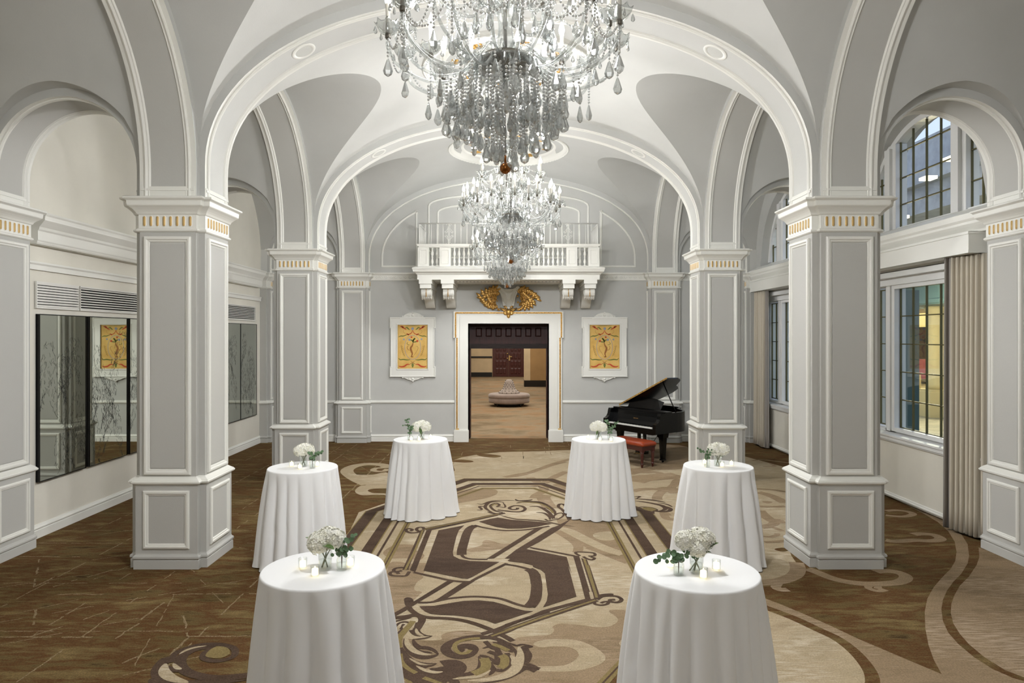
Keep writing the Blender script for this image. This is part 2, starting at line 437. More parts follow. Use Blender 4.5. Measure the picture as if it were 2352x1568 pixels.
make_pillar('pilaster', 'wall pilaster between the two sets of mirrors, hidden behind the near left pillar', 'pilaster', -AX, PY[1], ['+x'], G)
make_pillar('pilaster', 'wall pilaster between the two window bays, hidden behind the near right pillar', 'pilaster', AX, PY[1], ['-x'], G)

# ---------------------------------------------------------------- arches
def arch_path(half, zc, b, n, z0=4.04, k=36):
    pts = [(-half, z0), (-half, (z0 + zc) / 2)]
    for i in range(k + 1):
        t = pi - pi * i / k; c, s_ = cos(t), sin(t)
        pts.append((half * (1 if c >= 0 else -1) * abs(c) ** (2 / n), zc + b * abs(s_) ** (2 / n)))
    return pts + [(half, (z0 + zc) / 2), (half, z0)]

def arch(name, axis, ctr, depth_c, half, zc, b, n, hd, ext, field, foot=True, k=36):
    """axis: direction the arch spans; depth along the other axis"""
    P = arch_path(half, zc, b, n, k=k); mb = MB()
    sec = [(-hd, 0, 0), (-hd + .055, 0, 0), (-hd + .055, .012, 0), (-hd + .072, .02, 0), (-hd + .095, .008, 0), (-hd + .108, .010, 0), (-hd + .121, -.006, 1)]
    sec = sec + [(-w, h, m) for w, h, m in sec[::-1]]
    full = sec + [(hd, -ext, 2), (-hd, -ext, 2)]
    def W(s, w, z): return (ctr + s, depth_c + w, z) if axis == 'x' else (depth_c + w, ctr + s, z)
    rs = []
    for i, p in enumerate(P):
        a = Vector(P[max(0, i - 1)]); c = Vector(P[min(len(P) - 1, i + 1)]); t = (c - a).normalized()
        nn = Vector((t.y, -t.x))       # towards the opening
        rs.append([W(p[0] + nn.x * h, w, p[1] + nn.y * h) for w, h, m in full])
    q = len(full)
    for j in range(q):
        if j == q - 2: continue      # hidden back
        m = {0: 0}.get(0)
        if j == 6: m = 1
        elif j >= q - 3: m = 2
        else: m = 0
        vs = []
        for r in rs: vs += [r[j], r[(j + 1) % q]]
        mb.add(vs, [(2 * i, 2 * i + 1, 2 * i + 3, 2 * i + 2) for i in range(len(rs) - 1)], m, True)
    if foot:
        for sg in (-1, 1):
            x = sg * half
            for z0, z1, h in ((4.04, 4.12, .004), (4.12, 4.145, .016), (4.145, 4.165, .008)):
                pts = [W(x - sg * h, -hd + .02, z0), W(x - sg * h, hd - .02, z0), W(x - sg * h, hd - .02, z1), W(x - sg * h, -hd + .02, z1),
                       W(x + sg * .01, -hd + .02, z0), W(x + sg * .01, hd - .02, z0), W(x + sg * .01, hd - .02, z1), W(x + sg * .01, -hd + .02, z1)]
                mb.add(pts, [(0, 1, 2, 3), (0, 4, 5, 1), (3, 2, 6, 7), (0, 3, 7, 4), (1, 5, 6, 2)], 0)
    return mb.build(name, [M['trim'], M[field], M['vaultg']])

NAVE = dict(half=3.345, zc=4.4, b=1.87, n=2.15)
ARC_ZC, ARC_B = 4.32, 1.95
BAYS = [(3.795, 7.455), (8.205, 11.87), (12.62, 16.25)]
tn = 1
for y in PY + [PE]:
    struct(arch('trim_%d' % tn, 'x', 0, y, hd=A_, ext=.32, field='vault', k=64, **NAVE)); tn += 1
for sx in (-1, 1):
    for y0, y1 in BAYS:
        struct(arch('trim_%d' % tn, 'y', (y0 + y1) / 2, sx * PC, (y1 - y0) / 2, ARC_ZC, ARC_B, 2.0, A_, .32, 'pillar', k=48)); tn += 1
    for y in PY + [PE]:
        struct(arch('trim_%d' % tn, 'x', sx * (PC + AX) / 2, y, (AX - PC) / 2 - E, 4.36, (AX - PC) / 2 - E + .01, 2.0, A_, .2, 'pillar', k=40)); tn += 1
# cores that carry the arches up through the corner steps
core = MB()
for x in (-PC, PC, -AX, AX):
    for y in PY + [PE]:
        core.box(x - A_ - .002, x + A_ + .002, y - A_ - .002, y + A_ + .002, 4.045, 5.6, 0)
struct(core.build('trim_%d' % tn, M['vault'])); tn += 1

# ---------------------------------------------------------------- vaults
def sup(x, half, zc, b, n):
    q = abs(x) / half
    return zc + b * (1 - q ** n) ** (1 / n) if q < 1 else zc
def vault_bay(mb, y0, y1, cx, xl, xr, Af, Bf, ma, mbm, ny=48):
    """max of a lengthwise barrel Af(x,y) and a crosswise barrel Bf(x,y)"""
    yc, hy = (y0 + y1) / 2, (y1 - y0) / 2
    ys = [yc - (hy + .07)] + [yc + hy * (-cos(pi * i / ny)) for i in range(ny + 1)] + [yc + hy + .07]
    extra = []
    for j in range(1, 24):
        zt = Af((xr - cx) * .88 * (1 - (j / 24) ** 2), yc - hy * .95)
        for sg in (-1, 1):
            lo, hi = 0.0, hy
            if not (Bf(cx, yc) > zt > Bf(cx, yc + sg * hy)): continue
            for _ in range(30):
                m = (lo + hi) / 2
                if Bf(cx, yc + sg * m) > zt: lo = m
                else: hi = m
            extra.append(yc + sg * lo)
    ys = sorted(ys + extra)
    rows = []
    for y in ys:
        half = xr - cx
        def g(x): return Af(x, y) - Bf(cx + x, y)
        if g(0) <= 0: xi = 0.0
        else:
            lo, hi = 0.0, half
            if g(hi) > 0: xi = hi
            else:
                for _ in range(40):
                    m = (lo + hi) / 2
                    if g(m) > 0: lo = m
                    else: hi = m
                xi = lo
        nb, na = 14, 30
        left = [xl + (cx - xi - xl) * i / nb for i in range(nb + 1)]
        mid = [cx + xi * sin(pi / 2 * (-1 + 2 * i / na)) for i in range(na + 1)]
        right = [cx + xi + (xr - cx - xi) * i / nb for i in range(nb + 1)]
        rows.append(([(x, y, Bf(x, y)) for x in left], [(x, y, Af(x - cx, y)) for x in mid], [(x, y, Bf(x, y)) for x in right], xi))
    for seg, mat in ((0, mbm), (1, ma), (2, mbm)):
        k = len(rows[0][seg]); vs = [p for r in rows for p in r[seg]]; fs = []
        for i in range(len(rows) - 1):
            if seg == 1 and rows[i][3] == 0 and rows[i + 1][3] == 0: continue
            for j in range(k - 1):
                a = i * k + j; fs.append((a, a + k, a + k + 1, a + 1))
        mb.add(vs, fs, mat, True)

ceil = MB()
for bi, (y0, y1) in enumerate(BAYS):
    yc, hy = (y0 + y1) / 2, (y1 - y0) / 2
    def bump(y): return max(0.0, cos(pi / 2 * min(1, abs(y - yc) / (hy + .1))))
    def Af(x, y): return sup(x, 3.43, 4.4, 1.98 + .16 * bump(y), 2.15)
    def Bf(x, y): return sup(y - yc, hy + .085, ARC_ZC, ARC_B + .07 - .10 * min(1.0, max(0.0, 3.4 - abs(x)) / 1.5), 2.0)
    vault_bay(ceil, y0, y1, 0, -3.42, 3.42, Af, Bf, 1 if bi == 2 else 0, 1)
    for sx in (-1, 1):
        ax = sx * (PC + AX) / 2; hw = (AX - PC) / 2 - E
        def Aa(x, y): return sup(x, hw + .085, 4.36, hw + .1, 2.0)
        def Ba(x, y): return sup(y - yc, hy + .085, ARC_ZC, ARC_B + .07, 2.0)
        vault_bay(ceil, y0, y1, ax, ax - 1.0 - .06, ax + 1.0 + .06, Aa, Ba, 1, 1)
# plain ceiling over the part of the room behind the camera
ceil.box(-6.2, 6.2, -6, 3.9, 6.6, 6.7, 1)
struct(ceil.build('ceiling', [M['vault'], M['vaultg']]))
light_block = MB(); light_block.box(-7, 7, -6.2, 17.2, 7.2, 7.3); struct(light_block.build('ceiling_light_block', M['stoneg']))  # unseen slab added above the vaults to block light leaks

# ---------------------------------------------------------------- walls
wl = MB(); wl.box(-6.2, -WX, -6, 17.0, 0, 7.2, 0)
struct(wl.build('wall_left', M['cream']))
wb = MB(); wb.box(-6.2, 6.2, -6.2, -6, 0, 7.2); struct(wb.build('wall_rear', M['cream']))

# end wall with the doorway
OW, OH = .97, 2.836
we = MB()
we.box(-6.2, -OW, YE, YE + .5, 0, 7.2); we.box(OW, 6.2, YE, YE + .5, 0, 7.2); we.box(-OW, OW, YE, YE + .5, OH, 7.2)
struct(we.build('wall_end', M['wall']))

# right wall with window openings
WB = [(8.45, 11.63), (12.85, 16.03)]
wr = MB(); XI, XO = WX, 6.42
def col(y0, y1, z0, z1, mat=0): wr.box(XI, XO, y0, y1, z0, z1, mat)
prev = -6.0
AZ, AR = 4.25, 1.56
for y0, y1 in WB:
    yc = (y0 + y1) / 2
    col(prev, y0, 0, 7.2)
    wr.box(XI + .02, XO, y0, y1, .03, .96, 1)               # heater panel under the sill
    col(y0, y1, 3.52, 4.17)
    ks = 24
    for i in range(ks):                                # solid above the arched head
        a, b = y0 + (y1 - y0) * i / ks, y0 + (y1 - y0) * (i + 1) / ks
        za = AZ + sqrt(max(0, AR ** 2 - min(AR, abs(a - yc)) ** 2)); zb = AZ + sqrt(max(0, AR ** 2 - min(AR, abs(b - yc)) ** 2))
        v = [(XI, a, za), (XO, a, za), (XO, b, zb), (XI, b, zb), (XI, a, 7.2), (XO, a, 7.2), (XO, b, 7.2), (XI, b, 7.2)]
        wr.add(v, [(0, 3, 2, 1), (4, 5, 6, 7), (0, 1, 5, 4), (1, 2, 6, 5), (2, 3, 7, 6), (3, 0, 4, 7)], 0)
    prev = y1
col(prev, 17.0, 0, 7.2)
struct(wr.build('wall_right', [M['wall'], M['cream']]))

def window(nm, y0, y1):
    yc = (y0 + y1) / 2; X = 6.15
    w = bpy.data.objects.new(nm, None); C.objects.link(w); struct(w)
    fr = MB()
    # lower window: outer frame, two mullions, three sashes
    ya, yb, z0, z1 = y0, y1, .98, 3.42
    fr.box(X - .06, X + .1, ya, yb, z0, z0 + .08); fr.box(X - .06, X + .1, ya, yb, z1 - .1, z1 + .12)
    mull = [(ya, ya + .1), (yc - .98, yc - .70), (yc + .70, yc + .98), (yb - .1, yb)]
    for a, b in mull:
        fr.box(X - .06, X + .1, a, b, z0, z1); fr.box(X - .10, X - .05, (a + b) / 2 - .05, (a + b) / 2 + .05, z0 + .05, z1)
    fr.box(X - .1, X - .03, yc - .74, yc - .665, z0 + .06, z1 - .02); fr.box(X - .1, X - .03, yc + .665, yc + .74, z0 + .06, z1 - .02)
    fr.box(X - .1, X - .03, yc - .665, yc + .665, z0 + .06, 1.10); fr.box(X - .1, X - .03, yc - .665, yc + .665, 3.27, z1 - .02)
    fr.build('window_frame', M['winframe'], w)
    sl = MB(); sl.box(WX - .06, X, y0 - .02, y1 + .02, .985, 1.015); sl.box(WX - .04, WX + .02, y0 - .02, y1 + .02, .93, .985); sl.box(WX - .015, WX + .02, y0, y1, .905, .93)
    sl.build('window_sill', M['winframe'], w)
    hd = MB(); hd.box(WX + .0, WX + .22, y0, y1, 3.44, 3.53); hd.box(WX + .1, WX + .24, y0, y1, 3.33, 3.45)
    hd.build('window_head', M['winframe'], w)
    bays = [(ya + .1, yc - .98, 2), (yc - .665, yc + .665, 4), (yc + .98, yb - .1, 2)]
    for (a, b, nc) in bays:
        g = MB(); g.box(X + .0, X + .006, a, b, 1.08, 3.30); g.build('window_pane', M['pane'], w)
        ld = MB()
        for i in range(nc + 1):
            y = a + (b - a) * i / nc; ld.box(X - .012, X + .018, y - .008, y + .008, 1.09, 3.29)
        for i in range(6):
            z = 1.10 + (3.28 - 1.10) * i / 5; ld.box(X - .012, X + .018, a, b, z - .008, z + .008)
        ld.build('muntins', M['lead'], w)
    # upper arched window
    def zt(y, r): return AZ + sqrt(max(0.0, r * r - min(r, abs(y - yc)) ** 2))
    f2 = MB(); ks = 40; ro, ri = AR + .02, AR - .085
    outer = [(yc + ro * cos(pi * i / ks), AZ + ro * sin(pi * i / ks)) for i in range(ks + 1)]
    inner = [(yc + ri * cos(pi * i / ks), AZ + ri * sin(pi * i / ks)) for i in range(ks + 1)]
    for i in range(ks):
        a, b, c, d = outer[i], outer[i + 1], inner[i + 1], inner[i]
        v = [(X - .06, *a), (X - .06, *b), (X - .06, *c), (X - .06, *d), (X + .1, *a), (X + .1, *b), (X + .1, *c), (X + .1, *d)]
        f2.add(v, [(0, 1, 2, 3), (7, 6, 5, 4), (3, 2, 6, 7), (0, 4, 5, 1)], 0)
    f2.box(X - .06, X + .1, yc - AR, yc + AR, 4.16, 4.23)
    for sg in (-1, 1):
        a, b = sorted((yc + sg * .665, yc + sg * .98))
        zz = zt(yc + sg * .8, ri)
        f2.box(X - .08, X + .1, a, b, 4.2, zz + .06); f2.box(X - .13, X - .07, (a + b) / 2 - .07, (a + b) / 2 + .07, 4.2, zz)
    f2.build('arched_frame', M['winframe'], w)
    for (a, b, nc) in ((yc - 1.42, yc - .98, 2), (yc - .665, yc + .665, 4), (yc + .98, yc + 1.42, 2)):
        kk = 14; ysl = [a + (b - a) * i / kk for i in range(kk + 1)]
        g = MB(); v = [(X, y, 4.22) for y in ysl] + [(X, y, zt(y, ri) + .02) for y in ysl]
        g.add(v, [(i, i + 1, kk + 2 + i, kk + 1 + i) for i in range(kk)], 0)
        g.build('window_pane', M['pane'], w)
        ld = MB()
        for i in range(nc + 1):
            y = a + (b - a) * i / nc
            if zt(y, ri) > 4.3: ld.box(X - .012, X + .018, y - .008, y + .008, 4.22, zt(y, ri))
        for i in range(1, 5):
            z = 4.17 + .415 * i
            ys_ = [y for y in ysl if zt(y, ri) > z]
            if len(ys_) > 1: ld.box(X - .012, X + .018, ys_[0], ys_[-1], z - .008, z + .008)
        ld.build('muntins', M['lead'], w)
for i, (a, b) in enumerate(WB): window('window_%d' % (i + 1), a, b)

# ---------------------------------------------------------------- cornices, rails, baseboards
CORN = [(0, 3.67), (.11, 3.67), (.12, 3.69), (.12, 3.70), (.13, 3.72), (.13, 3.83), (.145, 3.85), (.15, 3.88), (.19, 3.93), (.215, 3.96), (.215, 3.975), (.22, 4.01), (.235, 4.03), (.24, 4.05), (0, 4.05)]
def extr_y(mb, prof, x0, sx, y0, y1, mat=0):
    rs = [[(x0 + sx * d, y, z) for d, z in prof] for y in (y0, y1)]
    mb.rings(rs, mat, False, True, True)
def extr_x(mb, prof, yw, x0, x1, mat=0):
    rs = [[(x, yw - d, z) for d, z in prof] for x in (x0, x1)]
    mb.rings(rs, mat, False, True, True)
BASEP = [(0, 0), (.03, 0), (.03, .1), (.02, .104), (.02, .112), (.03, .118), (.034, .13), (.03, .142), (.02, .15), (.012, .17), (0, .17)]
RAILP = [(0, .915), (.012, .915), (.028, .932), (.032, .948), (.024, .957), (.022, .975), (.008, .987), (0, .987)]
LB = [(8.22, 11.85), (12.635, 16.235)]
for i, (a, b) in enumerate(LB):
    mb = MB(); extr_y(mb, CORN, -WX, 1, a + .18, b - .18); 
    extr_y(mb, [(0, 3.36), (.035, 3.36), (.035, 3.42), (.05, 3.44), (.05, 3.46), (0, 3.47)], -WX, 1, a, b)
    struct(mb.build('trim_%d' % tn, M['trim'])); tn += 1
mb = MB()
for a, b in [(-6, 7.45)] + LB: extr_y(mb, BASEP, -WX, 1, a, b)
struct(mb.build('baseboard_left', M['trim']))
mb = MB()
for a, b in [(-6, 7.45)] + LB: extr_y(mb, [(0, .05), (.02, .05), (.03, .062), (.03, .075), (.018, .085), (.018, .1), (0, .11)], WX + .02, -1, a, b)
struct(mb.build('baseboard_right', M['trim']))
EB = [(-5.70, -4.10), (-3.345, -1.30), (1.30, 3.345), (4.10, 5.70)]
mb = MB()
for a, b in EB: extr_x(mb, BASEP, YE, a, b)
struct(mb.build('baseboard_end', M['trim']))
mb = MB()
for a, b in EB: extr_x(mb, RAILP, YE, a, b)
struct(mb.build('trim_%d' % tn, M['trim'])); tn += 1
# carved band across the end wall at capital height
mb = MB(); bandp = [(0, 3.87), (.018, 3.875), (.018, 3.9), (.01, 3.905), (.01, 4.0), (.03, 4.01), (.045, 4.03), (.05, 4.06), (0, 4.06)]
for a, b in [(-5.7, -4.1), (-3.345, 3.345), (4.1, 5.7)]:
    extr_x(mb, bandp, YE, a, b)
    k = int((b - a) / .115)
    for i in range(k):
        x = a + (i + .5) * (b - a) / k
        mb.lathe([(.036, 0), (.034, .006), (.022, .009), (.020, .004), (.008, .004), (.005, .010), (.001, .010)], 10, (0, 0, 0), 0, True, False)
        o = len(mb.v) - 70
        for q in range(o, len(mb.v)):
            vx, vy, vz = mb.v[q]; mb.v[q] = (x + vx, YE - .01 - vz, 3.952 + vy)
struct(mb.build('trim_%d' % tn, M['trim'])); tn += 1
# lunette panel mouldings on the end wall above the band
LP = [(0, 0), (0, .014), (.01, .022), (.028, .022), (.036, .012), (.042, 0)]
mb = MB()
def endz(x, off): return sup(x, 3.345 - off, 4.4, 1.87 - off, 2.15)
for sx in (-1, 1):
    pts = []
    xs = [3.345 - .28 - (3.345 - .28 - 2.2) * (1 - cos(pi / 2 * i / 16)) for i in range(17)]
    arcp = [(x, endz(x, .28)) for x in xs]
    pts = [(2.2, 4.19), (xs[0], 4.19)] + arcp + [(2.2, endz(2.2, .28))]
    pts = [(sx * x, z) for x, z in pts]
    if sx < 0: pts = pts[::-1]
    molding(mb, pts, LP, (0, YE, 0), (1, 0, 0), (0, 0, 1), (0, -1, 0))
# tall central frame seen behind the balcony
for inset, zb in ((0, 4.19), (.22, 4.4)):
    xe = 1.94 - inset; top = [(xe * cos(pi * i / 20), endz(xe, .3 + inset) + (endz(0, .3 + inset) - endz(xe, .3 + inset)) * sin(pi * i / 20) ** .8) for i in range(21)]
    pts = [(-xe, zb), (xe, zb)] + top
    molding(mb, pts, LP, (0, YE, 0), (1, 0, 0), (0, 0, 1), (0, -1, 0))
struct(mb.build('trim_%d' % tn, M['trim'])); tn += 1

# right wall: pelmet cornice over each window
for i, (y0, y1) in enumerate(WB):
    mb = MB(); extr_y(mb, [(0, 3.82), (.12, 3.82), (.13, 3.85), (.17, 3.9), (.19, 3.93), (.19, 3.96), (.21, 3.99), (.215, 4.06), (.19, 4.07), (0, 4.16)], WX, -1, y0 - .2, y1 + .2)
    struct(mb.build('trim_%d' % tn, M['trim'])); tn += 1
for (y0, y1), lab in zip(WB, ('long white pelmet box above the wide beige curtain', 'white pelmet box above the narrow far curtain')):
    t = thing('curtain_pelmet', lab, 'pelmet', (WX, (y0 + y1) / 2, 3.56)); h = (y1 - y0) / 2 + .02
    mb = MB()
    mb.box(-.24, -.22, -h, h, 0, .27); mb.box(-.22, 0, -h, -h + .02, 0, .27); mb.box(-.22, 0, h - .02, h, 0, .27); mb.box(-.22, 0, -h, h, .25, .27)
    mb.build('box', M['trim'], t)
    m2 = MB(); m2.box(-.25, 0, -h - .01, h + .01, .0, .022); m2.box(-.255, 0, -h - .015, h + .015, .235, .262); m2.box(-.246, 0, -h - .006, h + .006, .022, .04)
    for z in ((0),): pass
    o = m2.build('moulding', M['trim'], t)
# ============================================================ DOORWAY, BALCONY, END-WALL PIECES
d = bpy.data.objects.new('door_1', None); C.objects.link(d); struct(d)
mb = MB()
def portal(mb, xo, zo, xi, zi, y0, y1):
    """upside-down U of flat casing between outer and inner outline"""
    mb.box(-xo, -xi, y0, y1, 0, zo); mb.box(xi, xo, y0, y1, 0, zo); mb.box(-xi, xi, y0, y1, zi, zo)
portal(mb, 1.285, 3.10, OW, OH, YE - .06, YE)
portal(mb, 1.17, 3.0, OW - .0, OH, YE - .085, YE - .05)
portal(mb, 1.06, 2.91, OW, OH, YE - .07, YE + .02)
for sx in (-1, 1):
    a, b = sorted((sx * 1.20, sx * 1.32)); mb.box(a, b, YE - .073, YE, 2.49, 3.062)
mb.box(-1.32, 1.32, YE - .074, YE, 3.06, 3.126)
portal(mb, OW + .002, OH + .002, OW - .0, OH, YE, YE + .5)
mb.build('door_surround', M['trim'], d)
for sx in (-1, 1):
    p = MB(); a, b = sorted((sx * .955, sx * 1.31)); p.box(a, b, YE - .13, YE, 0, .27); p.box(a + .012, b - .012, YE - .115, YE, .27, .29)
    p.build('door_plinth_block', M['trim'], d)
    g = MB(); a, b = sorted((sx * 1.19, sx * 1.265))
    g.add([(a, YE - .088, .29), (b, YE - .088, .29), (b, YE - .088, .325), (a, YE - .088, .325)], [(0, 1, 2, 3)])
    g.box(a, b, YE - .095, YE - .07, .29, .32); g.build('gilded_foot', M['goldf'], d)
bead = MB()
def beadline(p0, p1):
    L_ = (Vector(p1) - Vector(p0)).length; k = int(L_ / .034)
    for i in range(k):
        c = Vector(p0).lerp(Vector(p1), (i + .5) / k); bead.ball(c, .0155, 0, 6, 4, smooth=True)
for sx in (-1, 1):
    bead.box(min(sx * 1.222, sx * 1.254), max(sx * 1.222, sx * 1.254), YE - .07, YE - .058, .33, 2.5)
    bead.box(min(sx * 1.252, sx * 1.284), max(sx * 1.252, sx * 1.284), YE - .085, YE - .073, 2.5, 3.10)
    beadline((sx * 1.238, YE - .075, .33), (sx * 1.238, YE - .075, 2.5)); beadline((sx * 1.268, YE - .09, 2.5), (sx * 1.268, YE - .09, 3.1))
bead.box(-1.27, 1.27, YE - .085, YE - .073, 3.075, 3.107); beadline((-1.27, YE - .09, 3.091), (1.27, YE - .09, 3.091))
bead.build('gilded_beading', M['gold'], d)
# dark wooden header with a beam below it, and dark jamb posts
h = MB(); hy = YE + .5
h.box(-.97, .97, hy, hy + .06, 2.33, 2.84)
for x0, x1, z0, z1 in [(-.97, .97, 2.76, 2.84), (-.97, .97, 2.33, 2.50)] + [(-.97 + i * .0, 0, 0, 0) for i in range(0)]:
    h.box(x0, x1, hy - .03, hy, z0, z1)
k = 7
for i in range(k + 1):
    x = -.86 + 1.72 * i / k; h.box(x - .04 - (.07 if i == 0 else 0), x + .04 + (.07 if i == k else 0), hy - .03, hy, 2.5, 2.76)
for i in range(k):
    x = -.86 + 1.72 * (i + .5) / k
    r0 = [(x - .075, hy - .002, 2.52), (x + .075, hy - .002, 2.52), (x + .075, hy - .002, 2.74), (x - .075, hy - .002, 2.74)]
    r1 = [(x - .05, hy - .028, 2.545), (x + .05, hy - .028, 2.545), (x + .05, hy - .028, 2.715), (x - .05, hy - .028, 2.715)]
    h.rings([r0, r1], 0, False, False, True)
h.build('wooden_header', M['darkwood'], d)
bm_ = MB(); bm_.box(-1.0, 1.0, hy - .06, hy + .10, 2.225, 2.345); bm_.build('header_beam', M['beam'], d)
j = MB()
for sx in (-1, 1):
    a, b = sorted((sx * .945, sx * .985)); j.box(a, b, hy, hy + .3, 0, 2.3)
    j.box(a - .01, b + .01, hy + .02, hy + .06, .75, .86); j.box(a - .01, b + .01, hy + .02, hy + .06, 1.45, 1.56)
j.build('dark_jamb', M['darkwood'], d)

# ---------------------------------------------------------------- balcony
b = thing('balcony', 'white balustraded balcony on scroll brackets above the doorway', 'balcony', (0, YE, 3.2))
ZB = -3.2; YF = -1.26
sl = MB()
SLP = [(3.79, .0), (3.90, .0), (3.905, .012), (3.915, .022), (3.93, .03), (3.945, .05), (3.955, .075), (3.965, .085), (4.0, .092), (4.03, .105), (4.05, .10), (4.07, .05), (4.08, .02)]
rs = []
for z, o in SLP:
    rs.append([(-2.03 - o, YF - o, z + ZB), (2.03 + o, YF - o, z + ZB), (2.03 + o, 0, z + ZB), (-2.03 - o, 0, z + ZB)])
sl.rings(rs, 0, False, True, True)
slab = sl.build('slab', M['trim'], b)
sf = MB(); sf.box(-1.25, 1.25, YF + .25, -.1, 3.77 + ZB, 3.79 + ZB)
for i in range(30): sf.box(-1.2 + i * .0815, -1.17 + i * .0815, YF + .3, YF + .33, 3.764 + ZB, 3.775 + ZB, 1)
sf.build('soffit_panel', [M['trim'], M['dark']], b)
rl = MB()
for z0, z1, o in ((4.505, 4.53, 0.0), (4.53, 4.56, .03), (4.56, 4.58, .04)):
    rl.box(-2.0 - o, 2.0 + o, YF - o, YF + .17 + o, z0 + ZB, z1 + ZB)
    for sx in (-1, 1):
        a, c = sorted((sx * (2.0 + o), sx * (1.83 - o))); rl.box(a, c, YF + .17 + o, 0, z0 + ZB, z1 + ZB)
rl.build('rail', M['trim'], b)
fr = MB(); fr.box(-2.0, 2.0, YF + .02, YF + .15, 4.075 + ZB, 4.10 + ZB); fr.build('bottom_rail', M['trim'], b)
def post(x0, x1):
    p = MB(); p.box(x0, x1, YF + .0, YF + .17, 4.08 + ZB, 4.51 + ZB)
    w = (x1 - x0) / 2
    molding(p, rect(w - .04, 4.13 + ZB, 4.46 + ZB), [(0, 0), (0, .008), (.012, .008), (.018, -.004)], ((x0 + x1) / 2, YF, 0), (1, 0, 0), (0, 0, 1), (0, -1, 0))
    p.build('post', M['trim'], b)
S = .00969
for a, c in ((960.8, 986.3), (1010.8, 1036.8), (1302.5, 1327.5), (1353.0, 1378.3)):
    post((a - 1169.5) * S, (c - 1169.5) * S)
BALP = [(.030, 0), (.030, .025), (.018, .03), (.016, .05), (.030, .075), (.033, .095), (.028, .12), (.018, .16), (.014, .185), (.022, .195), (.024, .205), (.015, .215), (.016, .225), (.030, .25), (.033, .27), (.028, .30), (.018, .34), (.014, .365), (.022, .375), (.018, .385), (.028, .395), (.028, .41)]
bb = MB(); bb.lathe(BALP, 12, (0, 0, 0), 0, True)
b0 = bb.build('baluster', M['trim'], b); bal_me = b0.data
xs = [(993.4 - 1169.5) * S, (1004.5 - 1169.5) * S, (1334.4 - 1169.5) * S, (1345.7 - 1169.5) * S] + [(1044.5 + 10.87 * i - 1169.5) * S for i in range(24)]
for i, x in enumerate(xs):
    o = b0 if i == 0 else mesh_obj('baluster', bal_me, b)
    o.location = (x, YF + .085, 4.098 + ZB)
# scroll brackets
def bracket():
    m = MB(); w = .11
    m.box(-.145, .145, YF + .0, .0, 3.70 + ZB, 3.79 + ZB); m.box(-.125, .125, YF + .03, 0, 3.60 + ZB, 3.70 + ZB)
    side = [(-1.1, 3.60), (-1.12, 3.52), (-1.08, 3.44), (-.98, 3.40), (-.88, 3.42), (-.80, 3.46), (-.62, 3.44), (-.45, 3.36), (-.32, 3.26), (-.18, 3.20), (-.04, 3.22), (0, 3.3), (0, 3.60)]
    side = catmull(side, 4)
    rs = [[(x, y, z + ZB) for y, z in side] for x in (-w, w)]
    n = len(side); vs = rs[0] + rs[1]
    m.add(vs, [(i, (i + 1) % n, (i + 1) % n + n, i + n) for i in range(n)], 0, False)
    m.add(rs[0], [tuple(range(n))], 0); m.add(rs[1], [tuple(range(n - 1, -1, -1))], 0)
    for sx in (-1, 1):                                   # volute on each cheek
        sp = [(sx * (w + .004), -.98 + (.10 - .016 * t) * cos(t * 1.3), 3.50 + ZB + (.10 - .016 * t) * sin(t * 1.3)) for t in [i * .4 for i in range(14)]]
        m.tube(sp, .012, 6, 0)
    # carved lower leaf
    for q in range(5):
        x = -.09 + .045 * q
        m.tube([(x, -1.05, 3.46 + ZB), (x * 1.1, -.98, 3.375 + ZB), (x * 1.1, -.86, 3.39 + ZB)], [.03, .026, .012], 6, 0)
    return m
br0 = None
for xp in (979.0, 1029.5, 1308.0, 1357.5):
    if br0 is None:
        br0 = bracket().build('bracket', M['trim'], b); o = br0
        gb = MB()
        for i in range(9): gb.ball((0, -1.118 + abs(i - 4) * .003, 3.58 - i * .019 + ZB), .0115, 0, 6, 4)
        g0 = gb.build('gilded_drop', M['gold'], br0)
    else:
        o = mesh_obj('bracket', br0.data, b); mesh_obj('gilded_drop', g0.data, o)
    o.location = ((xp - 1169.5) * .00972, 0, 0)
# wrought-iron rail on top
ir = MB(); yr = YF + .085; zt_, zb_ = 5.05 + ZB, 4.58 + ZB
ir.tube([(-2.0, yr, zt_), (2.0, yr, zt_)], .014, 6); 
for sx in (-1, 1): ir.tube([(sx * 2.0, yr, zt_), (sx * 2.0, 0, zt_)], .014, 6)
barx = [-2.0 + .1333 * i for i in range(31)]
skip = {5, 25}
def scroll(x):
    for sx in (-1, 1):
        for sz in (-1, 1):
            zc = (zt_ + zb_) / 2
            pts = [(x + sx * (.075 + .045 * (1 - t / 9) * cos(2.2 + t * .75)), yr, zc + sz * (.055 + .045 * (1 - t / 9) * sin(2.2 + t * .75))) for t in range(10)]
            pts = [(x + sx * .012, yr, zc + sz * .20), (x + sx * .02, yr, zc + sz * .12)] + pts
            ir.tube(pts, .007, 5)
            pts = [(x + sx * (.03 + .028 * cos(t * .8)), yr, zc + sz * (.205 + .022 * sin(t * .8))) for t in range(7)]
            ir.tube(pts, .006, 5)
    ir.tube([(x - .012, yr, zb_), (x - .012, yr, zt_)], .006, 5); ir.tube([(x + .012, yr, zb_), (x + .012, yr, zt_)], .006, 5)
for i, x in enumerate(barx):
    if i in skip: scroll(x); continue
    ir.tube([(x, yr, zb_), (x, yr, zt_)], .009 if i % 3 else .012, 6)
for sx in (-1, 1):
    for i in range(1, 10): ir.tube([(sx * 2.0, yr + (0 - yr) * i / 10, zb_), (sx * 2.0, yr + (0 - yr) * i / 10, zt_)], .009, 6)
ir.build('iron_railing', M['rail'], b)

